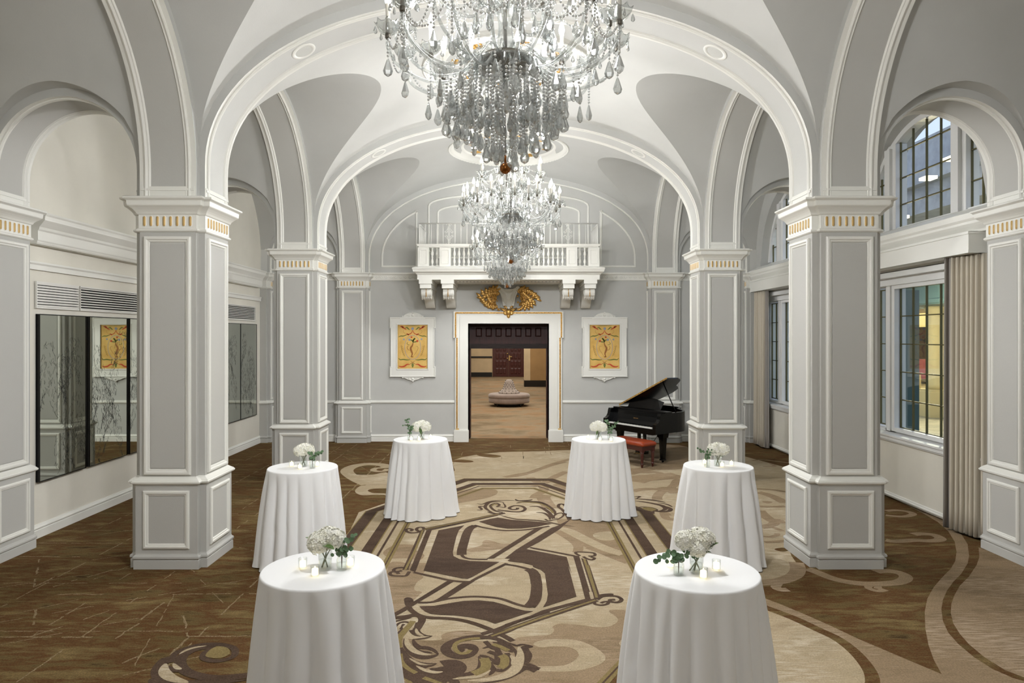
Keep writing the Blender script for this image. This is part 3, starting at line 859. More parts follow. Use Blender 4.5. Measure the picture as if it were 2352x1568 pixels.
# ---------------------------------------------------------------- cartouche over the door
t = thing('cartouche', 'white shield cartouche with gilded flower sprays over the doorway', 'wall ornament', (0, YE - .02, 3.1))
def zpx(py): return 2.53 + (772 - py) * .01046 - 3.1
def xpx(px): return (px - 1168) * .01046
sh = MB()
half = [(0, 656 + 8), (8, 664), (15, 661), (22, 656), (28, 662), (23, 668), (19, 674), (15.5, 684), (14, 694), (12, 702), (8, 707), (0, 709)]
out = [(x * .01046, zpx(y)) for x, y in half] + [(-x * .01046, zpx(y)) for x, y in half[-2:0:-1]]
cx, cz = 0, sum(p[1] for p in out) / len(out)
r0 = [(x, 0, z) for x, z in out]; r1 = [(x, -.06, z) for x, z in out]
r2 = [(x * .8, -.06, cz + (z - cz) * .86) for x, z in out]; r3 = [(x * .74, -.045, cz + (z - cz) * .8) for x, z in out]; r4 = [(x * .3, -.075, cz + (z - cz) * .3) for x, z in out]
sh.rings([r0, r1, r2, r3, r4], 0, False, False, True); sh.build('shield', M['trim'], t)
def leaf3(mb, c, ang, L_, W_, lift=.03, mat=0):
    pts = []; n = 7
    for i in range(n):
        u = i / (n - 1); w = W_ * sin(pi * min(1, u * .92 + .04)) ** .8
        pts.append((u * L_, w, lift * sin(pi * u) + .012))
    rs = []
    for u, w, l in pts:
        row = []
        for q in (-1, -.5, 0, .5, 1):
            x = u; y = w * q; hh = l + (.010 if abs(q) == .5 else (0.0 if q == 0 else -.010))
            row.append((c[0] + x * cos(ang) - y * sin(ang), c[1] - hh, c[2] + x * sin(ang) + y * cos(ang)))
        rs.append(row)
    mb.rings(rs, mat, True, False, False, closed=False)
for sx in (-1, 1):
    sp = MB(); rr = random.Random(3)
    c0 = (sx * .30, 0, zpx(686))
    specs = []
    for a, l in ((175, .46), (160, .40), (146, .34), (130, .30), (112, .30), (95, .30), (192, .36), (206, .33), (222, .30), (240, .27), (262, .25), (80, .26)):
        specs.append((a, l))
    for a, l in specs:
        aa = math.radians(a) if sx < 0 else pi - math.radians(a)
        mid = (c0[0] + cos(aa) * l * .15, 0, c0[2] + sin(aa) * l * .15)
        sp.tube([(c0[0], -.02, c0[2]), (mid[0], -.05, mid[2]), (c0[0] + cos(aa) * l * .7, -.045, c0[2] + sin(aa) * l * .7)], .012, 5)
        for q in range(3):
            u = .3 + .22 * q; s2 = 1 if q % 2 else -1
            leaf3(sp, (c0[0] + cos(aa) * l * u, -.02, c0[2] + sin(aa) * l * u), aa + s2 * .6, l * .30 + .04, .032)
        leaf3(sp, (c0[0] + cos(aa) * l * .65, -.03, c0[2] + sin(aa) * l * .65), aa, l * .36, .036)
    for q in range(10):
        a = rr.uniform(0, 6.28); r_ = rr.uniform(0, .13)
        sp.ball((c0[0] + r_ * cos(a), -.06 - rr.uniform(0, .03), c0[2] + r_ * sin(a)), rr.uniform(.016, .03), 0, 7, 5)
    sp.build('gilded_spray', M['goldb'], t)
mk = MB()
for sx in (-1, 1):
    for (cx_, cz_, r_, turn) in ((.085, zpx(708), .05, 1), (.23, zpx(710), .03, -1)):
        mk.tube([(sx * (cx_ + (r_ * (1 - q / 16)) * cos(turn * q * .55 + 1)), -.06, cz_ + (r_ * (1 - q / 16)) * sin(turn * q * .55 + 1)) for q in range(14)], [.02 - .0008 * q for q in range(14)], 6)
    mk.tube([(sx * .05, -.04, zpx(716)), (sx * .12, -.06, zpx(712)), (sx * .2, -.05, zpx(707))], [.035, .03, .012], 6)
    leaf3(mk, (sx * .03, -.03, zpx(724)), math.radians(60 if sx > 0 else 120), .16, .05); leaf3(mk, (sx * .02, -.04, zpx(722)), math.radians(20 if sx > 0 else 160), .12, .035)
mk.ball((0, -.06, zpx(717)), .07, 0, 10, 7, (1, .7, 1.1)); mk.ball((0, -.07, zpx(726)), .045, 0, 10, 7, (1, .7, 1)); mk.ball((0, -.05, zpx(729.5)), .03, 0, 8, 6, (1.3, .7, .8))
mk.build('gilded_mask', M['goldb'], t)

# ---------------------------------------------------------------- framed paintings
def stroke(mb, pts, w, mat, y, closed=False):
    p = catmull(pts, 5, closed)
    k = len(p); ws = [w * (0.35 + 0.65 * sin(pi * i / (k - 1))) for i in range(k)]
    Lq, Rq = ribbon2(p, ws)
    vs = [(a[0], y, a[1]) for a in Lq] + [(a[0], y, a[1]) for a in Rq]
    mb.add(vs, [(i, i + 1, k + i + 1, k + i) for i in range(k - 1)], mat)
def blob(mb, x, z, r, mat, y, n=8, sq=1.0, rot=0):
    pts = [(x + r * (1 + .25 * (i % 2)) * cos(2 * pi * i / n + rot), y, z + sq * r * (1 + .25 * (i % 2)) * sin(2 * pi * i / n + rot)) for i in range(n)]
    mb.add(pts, [tuple(range(n))], mat)
def painting(label, X, flip):
    t = thing('framed_painting', label, 'painting', (X, YE, 1.55), group='gilt paintings flanking the doorway')
    fr = MB()
    O = [(-.53, .10), (-.55, .10), (-.55, 0), (.55, 0), (.55, .28 - .02), (.53, .26), (.53, 1.17), (.55, 1.17), (.55, 1.44), (-.55, 1.44), (-.55, 1.17), (-.53, 1.17), (-.53, .26), (-.55, .26)]
    O = [(-.55, 0), (.55, 0), (.55, .26), (.53, .26), (.53, 1.17), (.55, 1.17), (.55, 1.44), (-.55, 1.44), (-.55, 1.17), (-.53, 1.17), (-.53, .26), (-.55, .26)]
    I = [(-.361, .20), (.361, .20), (.361, 1.254), (-.361, 1.254)]
    # flat body (box minus picture)
    fr.box(-.53, -.361, -.05, 0, 0, 1.44); fr.box(.361, .53, -.05, 0, 0, 1.44); fr.box(-.361, .361, -.05, 0, 0, .2); fr.box(-.361, .361, -.05, 0, 1.254, 1.44)
    molding(fr, O, [(0, 0), (0, .055), (.018, .062), (.03, .055), (.04, .048)], (0, 0, 0), (1, 0, 0), (0, 0, 1), (0, -1, 0))
    molding(fr, I[::-1], [(0, .03), (0, .06), (.02, .064), (.035, .05)], (0, 0, 0), (1, 0, 0), (0, 0, 1), (0, -1, 0))
    fr.build('frame', M['trim'], t)
    def crest(z0, sz):
        c = MB(); n = 18
        for i in range(n):
            a, bq = -1 + 2 * i / n, -1 + 2 * (i + 1) / n
            f = lambda q: .10 * (1 - q * q) ** .6 if sz > 0 else .09 * (1 - abs(q)) ** .8
            v = [(a * .22, 0, z0), (bq * .22, 0, z0), (bq * .22, 0, z0 + sz * f(bq)), (a * .22, 0, z0 + sz * f(a))]
            v2 = [(x, -.04, z) for x, y, z in v]
            c.add(v + v2, [(4, 5, 6, 7), (3, 2, 6, 7), (0, 1, 5, 4)], 0)
        c.tube([(q * .0115 * 20, -.04, z0 + sz * (.10 * (1 - q * q) ** .6 if sz > 0 else .09 * (1 - abs(q)) ** .8)) for q in [-1 + .1 * i for i in range(21)]], .010, 5)
        for sx in (-1, 1):
            c.ball((sx * .24, -.035, z0 + sz * .012), .024, 0, 8, 6)
            c.tube([(sx * (.10 + .05 * (1 - q / 10) * cos(q * .8)), -.045, z0 + sz * (.035 + .028 * (1 - q / 10) * sin(q * .8))) for q in range(9)], .008, 5)
        c.ball((0, -.045, z0 + sz * .10), .022, 0, 8, 6); c.ball((0, -.045, z0 + sz * .045), .03, 0, 8, 6, (1, .6, 1))
        c.build('crest', M['trim'], t)
    crest(1.44, 1); crest(0.0, -1)
    fr2 = MB()
    for z0, z1 in ((1.40, 1.425),): fr2.box(-.30, .30, -.065, -.04, z0, z1)
    fr2.build('crest_shelf', M['trim'], t)
    cv = MB(); Y0 = -.03; cv.add([(-.365, Y0, .195), (.365, Y0, .195), (.365, Y0, 1.26), (-.365, Y0, 1.26)], [(0, 1, 2, 3)], 0)
    RD, GR, BL, BR, OC = 1, 2, 3, 4, 5; y = Y0 - .002
    # painting coordinates: u 362..932, v 378..1212 -> metres
    f = lambda u, v: ((u - 647) * .722 / 570, .2 + (1212 - v) * 1.054 / 834)
    def S_(pts, w, m, both=True, yy=y):
        for sg in ((1, -1) if both else (1,)):
            stroke(cv, [((f(u, v)[0]) * sg, f(u, v)[1]) for u, v in pts], w, m, yy - .0004 * m)
    S_([(410, 412), (450, 410), (480, 440), (530, 470)], .016, RD); S_([(430, 405), (455, 430), (470, 420)], .014, RD); S_([(500, 440), (540, 430), (560, 450), (590, 470)], .013, GR)
    S_([(645, 480), (630, 520), (600, 550), (550, 560), (500, 575)], .009, RD); S_([(530, 545), (560, 560), (575, 575)], .014, RD); S_([(380, 610), (420, 590), (470, 590), (540, 565)], .012, GR)
    S_([(480, 470), (470, 510), (500, 540), (540, 540)], .004, OC)
    S_([(380, 1010), (410, 1040), (470, 1035), (540, 1045), (600, 1040)], .013, GR); S_([(385, 1160), (430, 1175), (490, 1165), (540, 1130), (590, 1130)], .018, RD); S_([(600, 1060), (640, 1090), (647, 1120)], .007, OC)
    S_([(647, 1100), (636, 1140), (645, 1190)], .012, GR); S_([(590, 1130), (620, 1110), (647, 1085)], .006, BR)
    S_([(430, 760), (440, 830), (460, 900), (500, 980)], .004, GR); 
    for q in range(6): S_([(440 + 8 * q, 790 + 32 * q), (415 + 8 * q, 780 + 32 * q)], .006, OC); S_([(440 + 8 * q, 800 + 32 * q), (462 + 8 * q, 785 + 32 * q)], .006, OC)
    el = [f(647 + 148 * cos(a), 805 + 225 * sin(a)) for a in [2 * pi * i / 24 for i in range(24)]]
    molding(cv, el, [(0, .0012), (.010, .0012)], (0, Y0 - .0012, 0), (1, 0, 0), (0, 0, 1), (0, -1, 0), True, BL)
    for u, v, r_, m in ((480, 655, .02, BL), (815, 650, .02, BL), (645, 450, .03, BL), (585, 660, .026, BL), (625, 612, .02, RD), (735, 685, .024, RD)):
        x, z = f(u, v); blob(cv, -x if flip else x, z, r_, m, y - .003, 10)
    sg = -1 if flip else 1
    def S1(pts, w, m): stroke(cv, [(sg * f(u, v)[0], f(u, v)[1]) for u, v in pts], w, m, y - .0004 * m)
    S1([(655, 720), (660, 670), (690, 625)], .018, GR); S1([(655, 710), (630, 670), (600, 665)], .012, GR); S1([(660, 705), (700, 700), (735, 690)], .012, GR); S1([(640, 700), (680, 650), (700, 640)], .012, GR)
    S1([(655, 715), (640, 770), (610, 820), (625, 880), (640, 930), (620, 985)], .022, BR); S1([(570, 770), (545, 800), (560, 850), (610, 860)], .006, BR); S1([(610, 985), (660, 985)], .012, BR)
    S1([(700, 790), (740, 790), (745, 840), (690, 930), (650, 980)], .006, OC); S1([(560, 700), (540, 740), (590, 760)], .006, GR)
    S1([(470 + 40, 405), (647, 395), (780, 405)], .005, GR)
    cv.build('canvas', [M['canvas'], M['pred'], M['pgreen'], M['pblue'], M['pbrown'], M['pochre']], t)
painting('gilt floral painting in a white crested frame left of the doorway', -2.305, False)
painting('gilt floral painting in a white crested frame right of the doorway, near the piano', 2.31, True)

# ---------------------------------------------------------------- lobby beyond the doorway
lb = MB(); Y1 = 42.6
lb.box(-5.2, -1.02 * 2.3, Y1, Y1 + .3, 0, 4.0, 0); lb.box(.98, 5.2, Y1, Y1 + .3, 0, 4.0, 0); lb.box(-1.02 * 2.3, .98, Y1, Y1 + .3, 0, 4.0, 0)
struct(lb.build('wall_lobby_end', M['beige']))
lb = MB(); lb.box(-5.4, -5.2, 16.95, Y1, 0, 4.0); struct(lb.build('wall_lobby_left', M['beige']))
lb = MB(); lb.box(5.2, 5.4, 16.95, Y1, 0, 4.0); struct(lb.build('wall_lobby_right', M['beige']))
lb = MB(); lb.box(-5.4, 5.4, 16.95, Y1, 3.9, 4.1); struct(lb.build('ceiling_lobby', M['vault']))
tr = MB(); tr.box(-5.2, -1.02, Y1 - .04, Y1, 0, .28); tr.box(-5.2, -1.02, Y1 - .05, Y1, 1.18, 1.28)
struct(tr.build('baseboard_lobby', M['blackm']))
t = thing('double_door', 'dark red panelled double door at the far end of the lobby', 'door', (0, Y1, 0))
f = MB(); f.box(-.99, -.93, -.06, 0, 0, 3.2); f.box(.90, .97, -.06, 0, 0, 3.2); f.box(-.93, .9, -.06, 0, 3.1, 3.2); f.build('door_frame', M['mahog'], t)
for sx, x0, x1 in ((-1, -.93, -.02), (1, -.01, .9)):
    lf = MB(); lf.box(x0, x1, -.045, -.005, .02, 3.1)
    for r_ in range(6):
        for c_ in range(3):
            cxx = x0 + .12 + (x1 - x0 - .24) * (c_ + .5) / 3; z0 = .18 + r_ * .47
            w_ = (x1 - x0 - .24) / 6 - .03
            r0 = [(cxx - w_, -.046, z0), (cxx + w_, -.046, z0), (cxx + w_, -.046, z0 + .36), (cxx - w_, -.046, z0 + .36)]
            r1 = [(cxx - w_ * .7, -.07, z0 + .04), (cxx + w_ * .7, -.07, z0 + .04), (cxx + w_ * .7, -.07, z0 + .32), (cxx - w_ * .7, -.07, z0 + .32)]
            lf.rings([r0, r1], 0, False, False, True)
    l_ = lf.build('door_leaf', M['mahog'], t)
    hd = MB()
    if sx < 0: hd.ball((-.07, -.09, 1.45), .05, 0, 8, 6); hd.ball((-.07, -.09, 1.15), .05, 0, 8, 6)
    else: hd.box(.02, .09, -.09, -.045, 1.02, 1.34); hd.box(.03, .22, -.14, -.09, 1.24, 1.29)
    hd.build('door_handle', M['brass'], l_)
t = thing('lobby_pier', 'tan square pier with a black marble base in the lobby', 'pier', (1.62, 34.6, 0))
p = MB(); p.box(-.83, -.53, -.4, .6, .3, 3.85, 0); p.box(-.53, .9, -.39, .6, .3, 3.85, 1); p.build('pier_body', [M['beige'], M['beiged']], t)
p = MB(); p.box(-.84, .92, -.43, .62, 0, .32); p.build('pier_base', M['marble'], t)
# round tufted banquette
t = thing('round_banquette', 'round taupe tufted banquette with a tall button back in the lobby', 'sofa', (.02, 24.9, 0))
s_ = MB(); s_.lathe([(.60, .10), (.735, .13), (.745, .18), (.745, .29), (.73, .30), (.725, .305)], 40); s_.build('seat_base', M['velvet'], t)
s_ = MB()
s_.lathe([(.2, .30), (.735, .305), (.755, .33), (.757, .38), (.74, .425), (.70, .445), (.6, .452), (.2, .455)], 40)
s_.build('seat_cushion', M['velvet'], t)
s_ = MB()
prof = [(.40, .44), (.37, .50), (.31, .55), (.235, .61), (.20, .70), (.175, .80), (.15, .88), (.11, .93), (.06, .955), (.001, .96)]
s_.lathe(prof, 32); bk = s_.build('tufted_back', M['velvetd'], t)
bt = MB()
for zi, (r_, z) in enumerate(((.39, .49), (.325, .555), (.235, .63), (.207, .70), (.187, .77), (.167, .84), (.13, .91))):
    n = 14 if zi < 2 else 12
    for i in range(n):
        a = 2 * pi * (i + .5 * (zi % 2)) / n; bt.ball((r_ * cos(a) * .985, r_ * sin(a) * .985, z), .014, 0, 6, 4)
bt.build('buttons', M['button'], bk)
s_ = MB()
s_.lathe([(.52, .03), (.55, .06), (.55, .12)], 32); s_.build('plinth', M['dark'], t)
for a in (.8, 2.36, 3.93, 5.5):
    s_ = MB(); s_.lathe([(.025, 0), (.03, .05), (.035, .13)], 10, (.58 * cos(a), .58 * sin(a), 0)); s_.build('leg', M['blackm'], t)
# ============================================================ FLOOR AND CARPET PATTERN
flo = MB()
flo.box(-6.4, 6.6, -6.2, 16.95, -.05, 0, 0)
flo.box(-5.4, 5.4, 16.95, 42.9, -.05, 0, 6)
BR, TAN, MID, DK, OL, PALE = 0, 1, 2, 3, 4, 5
Zm = {'A': (860, 1060, 5.2275), 'B': (1160, 1060, 5.2275), 'C': (860, 1300, 5.85), 'D': (1160, 1300, 5.85),
      'E': (0, 1250, 3.7935), 'F': (1700, 1100, 3.3497), 'G': (740, 1000, 3.92), 'H': (1400, 1000, 5.2267), 'I': (1430, 1020, 8.708), 'P': (0, 0, 1)}
def pts(k, s):
    ox, oy, sc_ = Zm[k]
    out = []
    for tok in s.split():
        if tok[0] == 'W':
            x, y = tok[1:].split(','); out.append((float(x), float(y))); continue
        kk = (ox, oy, sc_)
        if tok[0] in Zm: kk = Zm[tok[0]]; tok = tok[1:]
        x, y = tok.split(','); out.append(fl(float(x) / kk[2] + kk[0], float(y) / kk[2] + kk[1]))
    return out
layer = [1]; thin = [1.0]
cnt_ = [0]
def zl():
    cnt_[0] += 1
    return .0004 * layer[0] + 8e-6 * (cnt_[0] % 45)
def fill(k, s, m, smooth=0):
    p = pts(k, s)
    if smooth: p = catmull(p, smooth, True)
    flo.poly(p, zl(), m)
def line(k, s, w, m, smooth=5, taper=0, dz=0):
    p = pts(k, s) if isinstance(s, str) else s
    w *= thin[0]
    if smooth: p = catmull(p, smooth)
    n = len(p)
    if taper == 1: ws = [w / 2 * max(.06, sin(pi * (i + .3) / (n - .4)) ** .7) for i in range(n)]
    elif taper == 2: ws = [w / 2 * (1 - .92 * i / (n - 1)) for i in range(n)]
    elif taper == 3: ws = [w / 2 * (.08 + .92 * i / (n - 1)) for i in range(n)]
    else: ws = [w / 2] * n
    a, b = ribbon2(p, ws)
    z = zl() + dz
    flo.add([(q[0], q[1], z + 2e-6 * i) for i, q in enumerate(a)] + [(q[0], q[1], z + 2e-6 * i) for i, q in enumerate(b)], [(n + i, n + i + 1, i + 1, i) for i in range(n - 1)], m)

# layer 1 : pale tan fields
fill('P', "1037,1059 1060,1050 1100,1043 1150,1038 1240,1036 1330,1032 1430,1030 1560,1027 1700,1045 1830,1080 1880,1120 F370,520 F395,590 F430,640 F440,700 F400,745 F320,780 F250,800 F150,800 1735,1330 1500,1330 1440,1500 W0.60,4.78 W0.42,4.5 W-0.42,4.5 W-0.6,4.78 890,1540 800,1240 802,1222 824,1176 930,1140 1000,1105 1045,1080", TAN)
layer[0] = 2
# scrolls at the upper left of the field
line('G', "590,300 560,318 500,322 460,312 480,296 540,290", .12, TAN, taper=0)
line('G', "600,290 560,268 480,258 390,258 300,272 235,300 225,330 270,370 340,410 410,440", .24, TAN, taper=0)
fill('G', "250,350 330,352 450,352 600,340 600,540 560,534 480,532 370,538 310,520 298,490 340,455 400,440 330,400", TAN, 4)
fill('G', "410,495 450,480 540,476 600,480 600,518 540,520 450,515", BR, 4)
fill('G', "1165,232 1230,215 1330,222 1362,236 1300,243 1220,240", BR, 4)
fill('G', "1390,168 1470,165 1570,175 1612,186 1570,198 1490,195 1420,185", BR, 4)
# right-hand dark region outlines: light stripes and grey-tan fields
fill('F', "160,905 330,970 520,1050 700,1130 900,1225 1100,1310 1300,1395 1550,1500 1490,1390 1450,1280 1425,1150 1420,1020 1440,920 1490,830 1560,750 1620,690 1655,630 1665,560 1650,480 1600,400 1520,330 1420,270 1330,225 1250,185 1180,150 1150,128 1250,160 1400,225 1550,300 1640,350 1700,420 1750,500 1762,590 1750,650 1700,730 1640,790 1590,860 1560,930 1548,1000 1560,1090 1600,1180 1680,1270 1800,1370 1940,1460 2100,1530 2300,1590 2300,1900 W4.4,1.5 W0.9,1.5 160,1900", MID)
fill('F', "1835,525 1840,600 1820,660 1760,750 1690,820 1650,890 1625,960 1620,1030 1640,1110 1690,1190 1760,1270 1880,1370 2040,1470 2300,1570 W4.8,1.5 W5.9,1.5 W5.9,7.3 2184,672 2000,590", MID)
layer[0] = 3
fill('F', "100,950 170,985 400,1075 600,1170 750,1245 870,1340 950,1430 985,1510 985,1900 W2.0,1.5 W0.9,1.5 100,1900", TAN)
line('F', "120,955 170,978 400,1065 600,1158 750,1230 875,1325 960,1420 1008,1500 1020,1580 1015,1700 W1.9,3.2 W1.8,1.8", .10, BR)
# scrolls lying on the dark brown at the right
for s_, w in (("520,690 600,720 700,760 820,790 960,805 1100,805 1210,795 1270,770 1265,740 1200,715 1110,705 1040,712", .13), ("1120,850 1060,860 1000,845 985,828 1020,815 1060,825 1055,845", .07),
              ("430,640 445,690 425,735 370,765 300,785 200,795 140,800", .16), ("370,850 310,850 275,830 290,800", .10), ("1120,245 1200,240 1290,250 1330,270 1270,287 1180,285 1120,278", .10),
              ("1120,470 1180,478 1260,475 1350,470 1440,475 1520,470 1540,455 1490,430 1400,420 1330,425", .13)):
    line('F', s_, w, MID)
# rosy patches and swirls in the field
fill('A', "920,420 960,380 1050,345 1200,330 1400,330 1470,345 1475,380 1430,410 1330,440 1150,475 930,500", MID, 4)
fill('A', "1090,1060 1200,1030 1290,1000 1300,960 1350,940 1430,955 1520,985 1640,990 1560,1040 1400,1060 1200,1085", MID, 4)
fill('A', "130,1060 250,1000 420,995 500,1010 480,1050 560,1090 600,1130 540,1180 380,1160 200,1160 110,1110", MID, 4)
fill('A', "180,1220 300,1200 420,1225 600,1215 640,1260 560,1380 480,1500 460,1568 160,1600 140,1400", MID, 3)
fill('C', "200,100 620,120 640,170 540,230 520,290 560,330 640,350 500,480 420,560 230,640 150,400", MID, 2)
fill('C', "300,1010 560,990 720,1000 900,985 900,930 1000,885 1200,865 1400,880 1430,920 1300,1000 1800,1010 1920,960 2140,940 D600,920 D660,860 D640,810 D760,770 D1000,790 D1250,820 D1430,800 D1520,730 D1480,670 D1400,610 D1440,585 D1660,620 D1620,900 D1530,1040 D1610,1110 D1590,1250 D1300,1568 C2000,1620 C1200,1620 C350,1620", MID, 3)
layer[0] = 4
fill('D', "380,1050 440,1010 580,985 760,980 920,990 1080,1030 1240,1110 1340,1200 1330,1280 1220,1340 1050,1390 850,1415 600,1415 380,1400 380,1350 600,1345 780,1335 900,1290 980,1220 985,1170 940,1120 840,1085 640,1080 480,1090", TAN, 4)
fill('B', "620,700 760,690 1000,650 1190,660 1350,880 1440,1060 1480,1220 1300,1160 1060,1060 920,1010 860,950 780,900 700,850", MID, 2)
fill('B', "1060,870 1150,845 1270,840 1330,890 1300,940 1180,945 1080,915", TAN, 4)
line('B', "640,800 760,830 900,900 1060,980 1250,1060 1420,1110", .17, TAN)
line('B', "620,830 740,900 830,960 880,1020 870,1090", .12, MID)
line('B', "1000,1030 1150,1080 1300,1140 1480,1210", .12, MID)
line('B', "300,190 420,270 470,340 380,400 350,440", .16, MID)
line('B', "490,400 460,430 500,500 540,560", .22, MID)
line('B', "0,185 200,160 400,95 560,40 720,0", .14, MID)
line('B', "340,290 480,250 600,180 740,120", .16, MID)
fill('B', "560,285 640,265 720,290 735,340 640,330", MID, 4)
# right-hand swirls round the far right tables
for s_, w in (("160,515 300,518 450,500 560,470 800,475 1000,470 1080,450 1060,420 960,405", .34), ("150,600 300,560 450,560 650,560 760,590 700,620 500,640 300,640", .16),
              ("180,740 350,690 600,660 900,640 1130,620", .5), ("200,940 350,905 600,895 820,910 960,870 1040,800 1080,730 1150,700", .15),
              ("820,910 920,890 1020,930 1130,975", .30), ("830,920 740,980 690,1060 700,1110", .16)):
    line('I', s_, w, MID)
for s_, w in (("1780,680 1900,710 2020,760 2110,810", .18), ("1800,850 1960,855 2110,850", .10), ("1800,900 1860,960 1930,1010 1980,1030 2110,1035", .16), ("1990,1000 1970,1060 1880,1090 1830,1100", .14),
              ("1830,1110 1950,1100 2080,1150", .08), ("1830,1210 1930,1215 2010,1195 2010,1175", .07), ("1860,1280 1990,1275 2120,1260", .08), ("700,960 650,920 680,990 780,1010", .12), ("520,1080 490,1050 510,1110 560,1130", .07),
              ("1710,300 1850,290 2000,310 2170,330", .06), ("1840,370 1930,370 1985,365 1940,340", .08), ("1760,640 1950,650 2140,680", .10)):
    line('H', s_, w, MID)
fill('H', "1830,795 1890,785 1960,800 1900,815", MID, 4)
fill('H', "1980,1365 2080,1345 2180,1370 2080,1395", BR, 4)
line('G', "1640,375 1760,350 1900,325 2050,265 2240,210", .12, MID)
fill('P', "1440,1025 1560,1022 1600,1045 1560,1068 1480,1072 1440,1060", MID, 4)
layer[0] = 5
# concentric octagon border
def octo(t, e0, e1, m):
    """t offset from the innermost line, ring between t+e0 and t+e1 (metres)"""
    def P(o):
        w = 1.36 + o; h = 3.40 + o * 1.12; f = o / .70
        cx, cy = .42 + .37 * f, 1.87 + .05 * f
        q = [(cx, h), (w, cy), (w, -cy), (cx, -h), (-cx, -h), (-w, -cy), (-w, cy), (-cx, h)]
        return [(x, 7.95 + y) for x, y in q]
    a, b = P(t + e0), P(t + e1); z = zl()
    for i in range(8):
        j = (i + 1) % 8
        flo.add([(*a[i], z), (*a[j], z), (*b[j], z), (*b[i], z)], [(0, 1, 2, 3)], m)
octo(0, -.035, .045, OL); octo(.15, -.015, .015, DK); octo(.24, -.016, .15, OL); octo(.535, -.016, .175, OL)
layer[0] = 6
octo(0, -.004, .012, DK); octo(.24, 0, .135, DK); octo(.535, 0, .16, DK)
octo(.385, -.01, .01, TAN)
# ---------------- the big S medallion
layer[0] = 7
fill('A', "770,825 1080,765 1015,825 985,900 960,1000 942,1090 950,1135 1020,1170 1150,1193 1500,1205 1165,1390 1120,1408 1050,1403 900,1372 590,1310", DK)
fill('A', "625,825 690,820 490,1330 425,1305", DK); fill('A', "548,840 608,815 402,1300 336,1300", DK)
line('A', "470,1330 700,1380 900,1425 1060,1442 1160,1440 1230,1400 1590,1222", .045, DK, 3)
fill('A', "1345,1168 1435,1163 2040,785 1935,800", DK)
fill('B', "-5,1165 130,1060 560,795 620,775 770,700 800,660 750,600 700,570 730,560 780,600 800,650 770,710 660,810 420,960 255,1050 215,1065 70,1165", DK)
fill('B', "215,1065 255,1050 740,1145 800,1350 D850,0 D960,410 D510,555 D560,470 D575,380 D550,200 D535,100 D480,50 D380,15 B330,1245 B200,1215 B60,1200 B30,1190 B70,1160", DK)
line('B', "15,1235 120,1250 200,1268 290,1292", .045, DK, 3)
line('B', "280,1290 335,1325 362,1390 375,1470 D400,100 D425,250 D415,400 D385,480 D325,550", .115, DK, 4)
line('C', "2110,548 2040,545 1900,508 1700,440 1500,415 1300,410 1100,425 950,445 750,487 590,490", .042, DK, 4)
fill('C', "230,650 450,525 985,195 1070,205 590,490 420,600 240,700", DK); fill('C', "1195,215 1330,210 940,455 740,492 850,440", DK)
fill('C', "605,540 800,535 1000,500 1200,468 1400,460 1600,480 1750,520 1900,570 2020,600 2140,605 1880,690 1620,775 1500,730 1300,690 1100,665 900,655 760,645 680,610 630,570", DK)
line('C', "455,540 480,580 540,630 620,670 760,695 900,700 1050,710 1250,745 1450,810 1620,880 1780,960 1860,1008", .055, DK, 4)
fill('C', "400,480 400,440 440,422 490,428 525,460 520,510 470,560 440,560 410,520", DK, 4)
line('C', "1440,915 1660,850 1880,760 2340,608 D0,800 D520,610 D1150,440", .055, DK, 0)
line('C', "1560,950 1780,868 2340,660 D0,868 D600,660 D1225,455", .075, DK, 0)
fill('D', "955,-20 1030,-20 1150,440 1075,440", DK); fill('D', "1085,-10 1135,-10 1270,390 1200,450", DK)
fill('B', "815,1125 890,1135 1020,1568 945,1568", DK); fill('B', "915,1160 985,1180 1118,1568 1045,1568", DK)
line('B', "300,1032 560,1080 830,1132", .045, DK, 0)
fill('A', "1255,722 1380,690 1480,672 1640,698 1820,712 2000,725 2130,745 1970,778 1768,803 1600,805 1460,785 1360,755", DK)
line('A', "1500,640 1600,670 1700,690 1850,700 2000,712 2130,735 2260,765 2410,780", .045, DK, 4, 1)
line('A', "1200,762 1300,790 1450,815 1600,828 1800,820 1950,800 2100,775", .045, DK, 4)
line('A', "1215,768 1150,800 1110,860 1078,960 1050,1060 1048,1120", .115, DK, 4)
line('A', "1050,1120 1070,1145 1130,1165 1220,1172 1360,1174", .04, DK, 4)
line('A', "600,815 1050,722 1530,622", .085, DK, 0); line('A', "640,828 1060,738 1480,645", .03, DK, 0)
# corner curls
thin[0] = .66
for k_, s_, w in (('A', "600,815 580,790 530,790 505,815 540,840 580,830", .07), ('A', "590,820 520,850 440,855 390,840 380,815 420,805 455,820 430,835", .07),
                  ('A', "400,1300 360,1275 290,1275 240,1290 235,1315 280,1320 330,1310", .06), ('A', "420,1320 380,1370 300,1375 220,1370 185,1350 210,1325 270,1330 290,1350", .06),
                  ('B', "900,1130 860,1110 850,1090 900,1085 1000,1090 1070,1100 1075,1130 1000,1135", .055), ('B', "940,1140 980,1165 1040,1180 1075,1160 1030,1145", .055),
                  ('D', "1200,455 1260,400 1350,380 1440,378 1390,400", .05), ('D', "1240,450 1300,410 1400,400 1510,410 1565,450 1520,485 1430,480 1410,455 1480,450", .06),
                  ('D', "1200,470 1210,510 1290,525 1370,510 1390,480 1330,480 1290,500", .05)):
    line(k_, s_, w, DK, 5)
thin[0] = .62
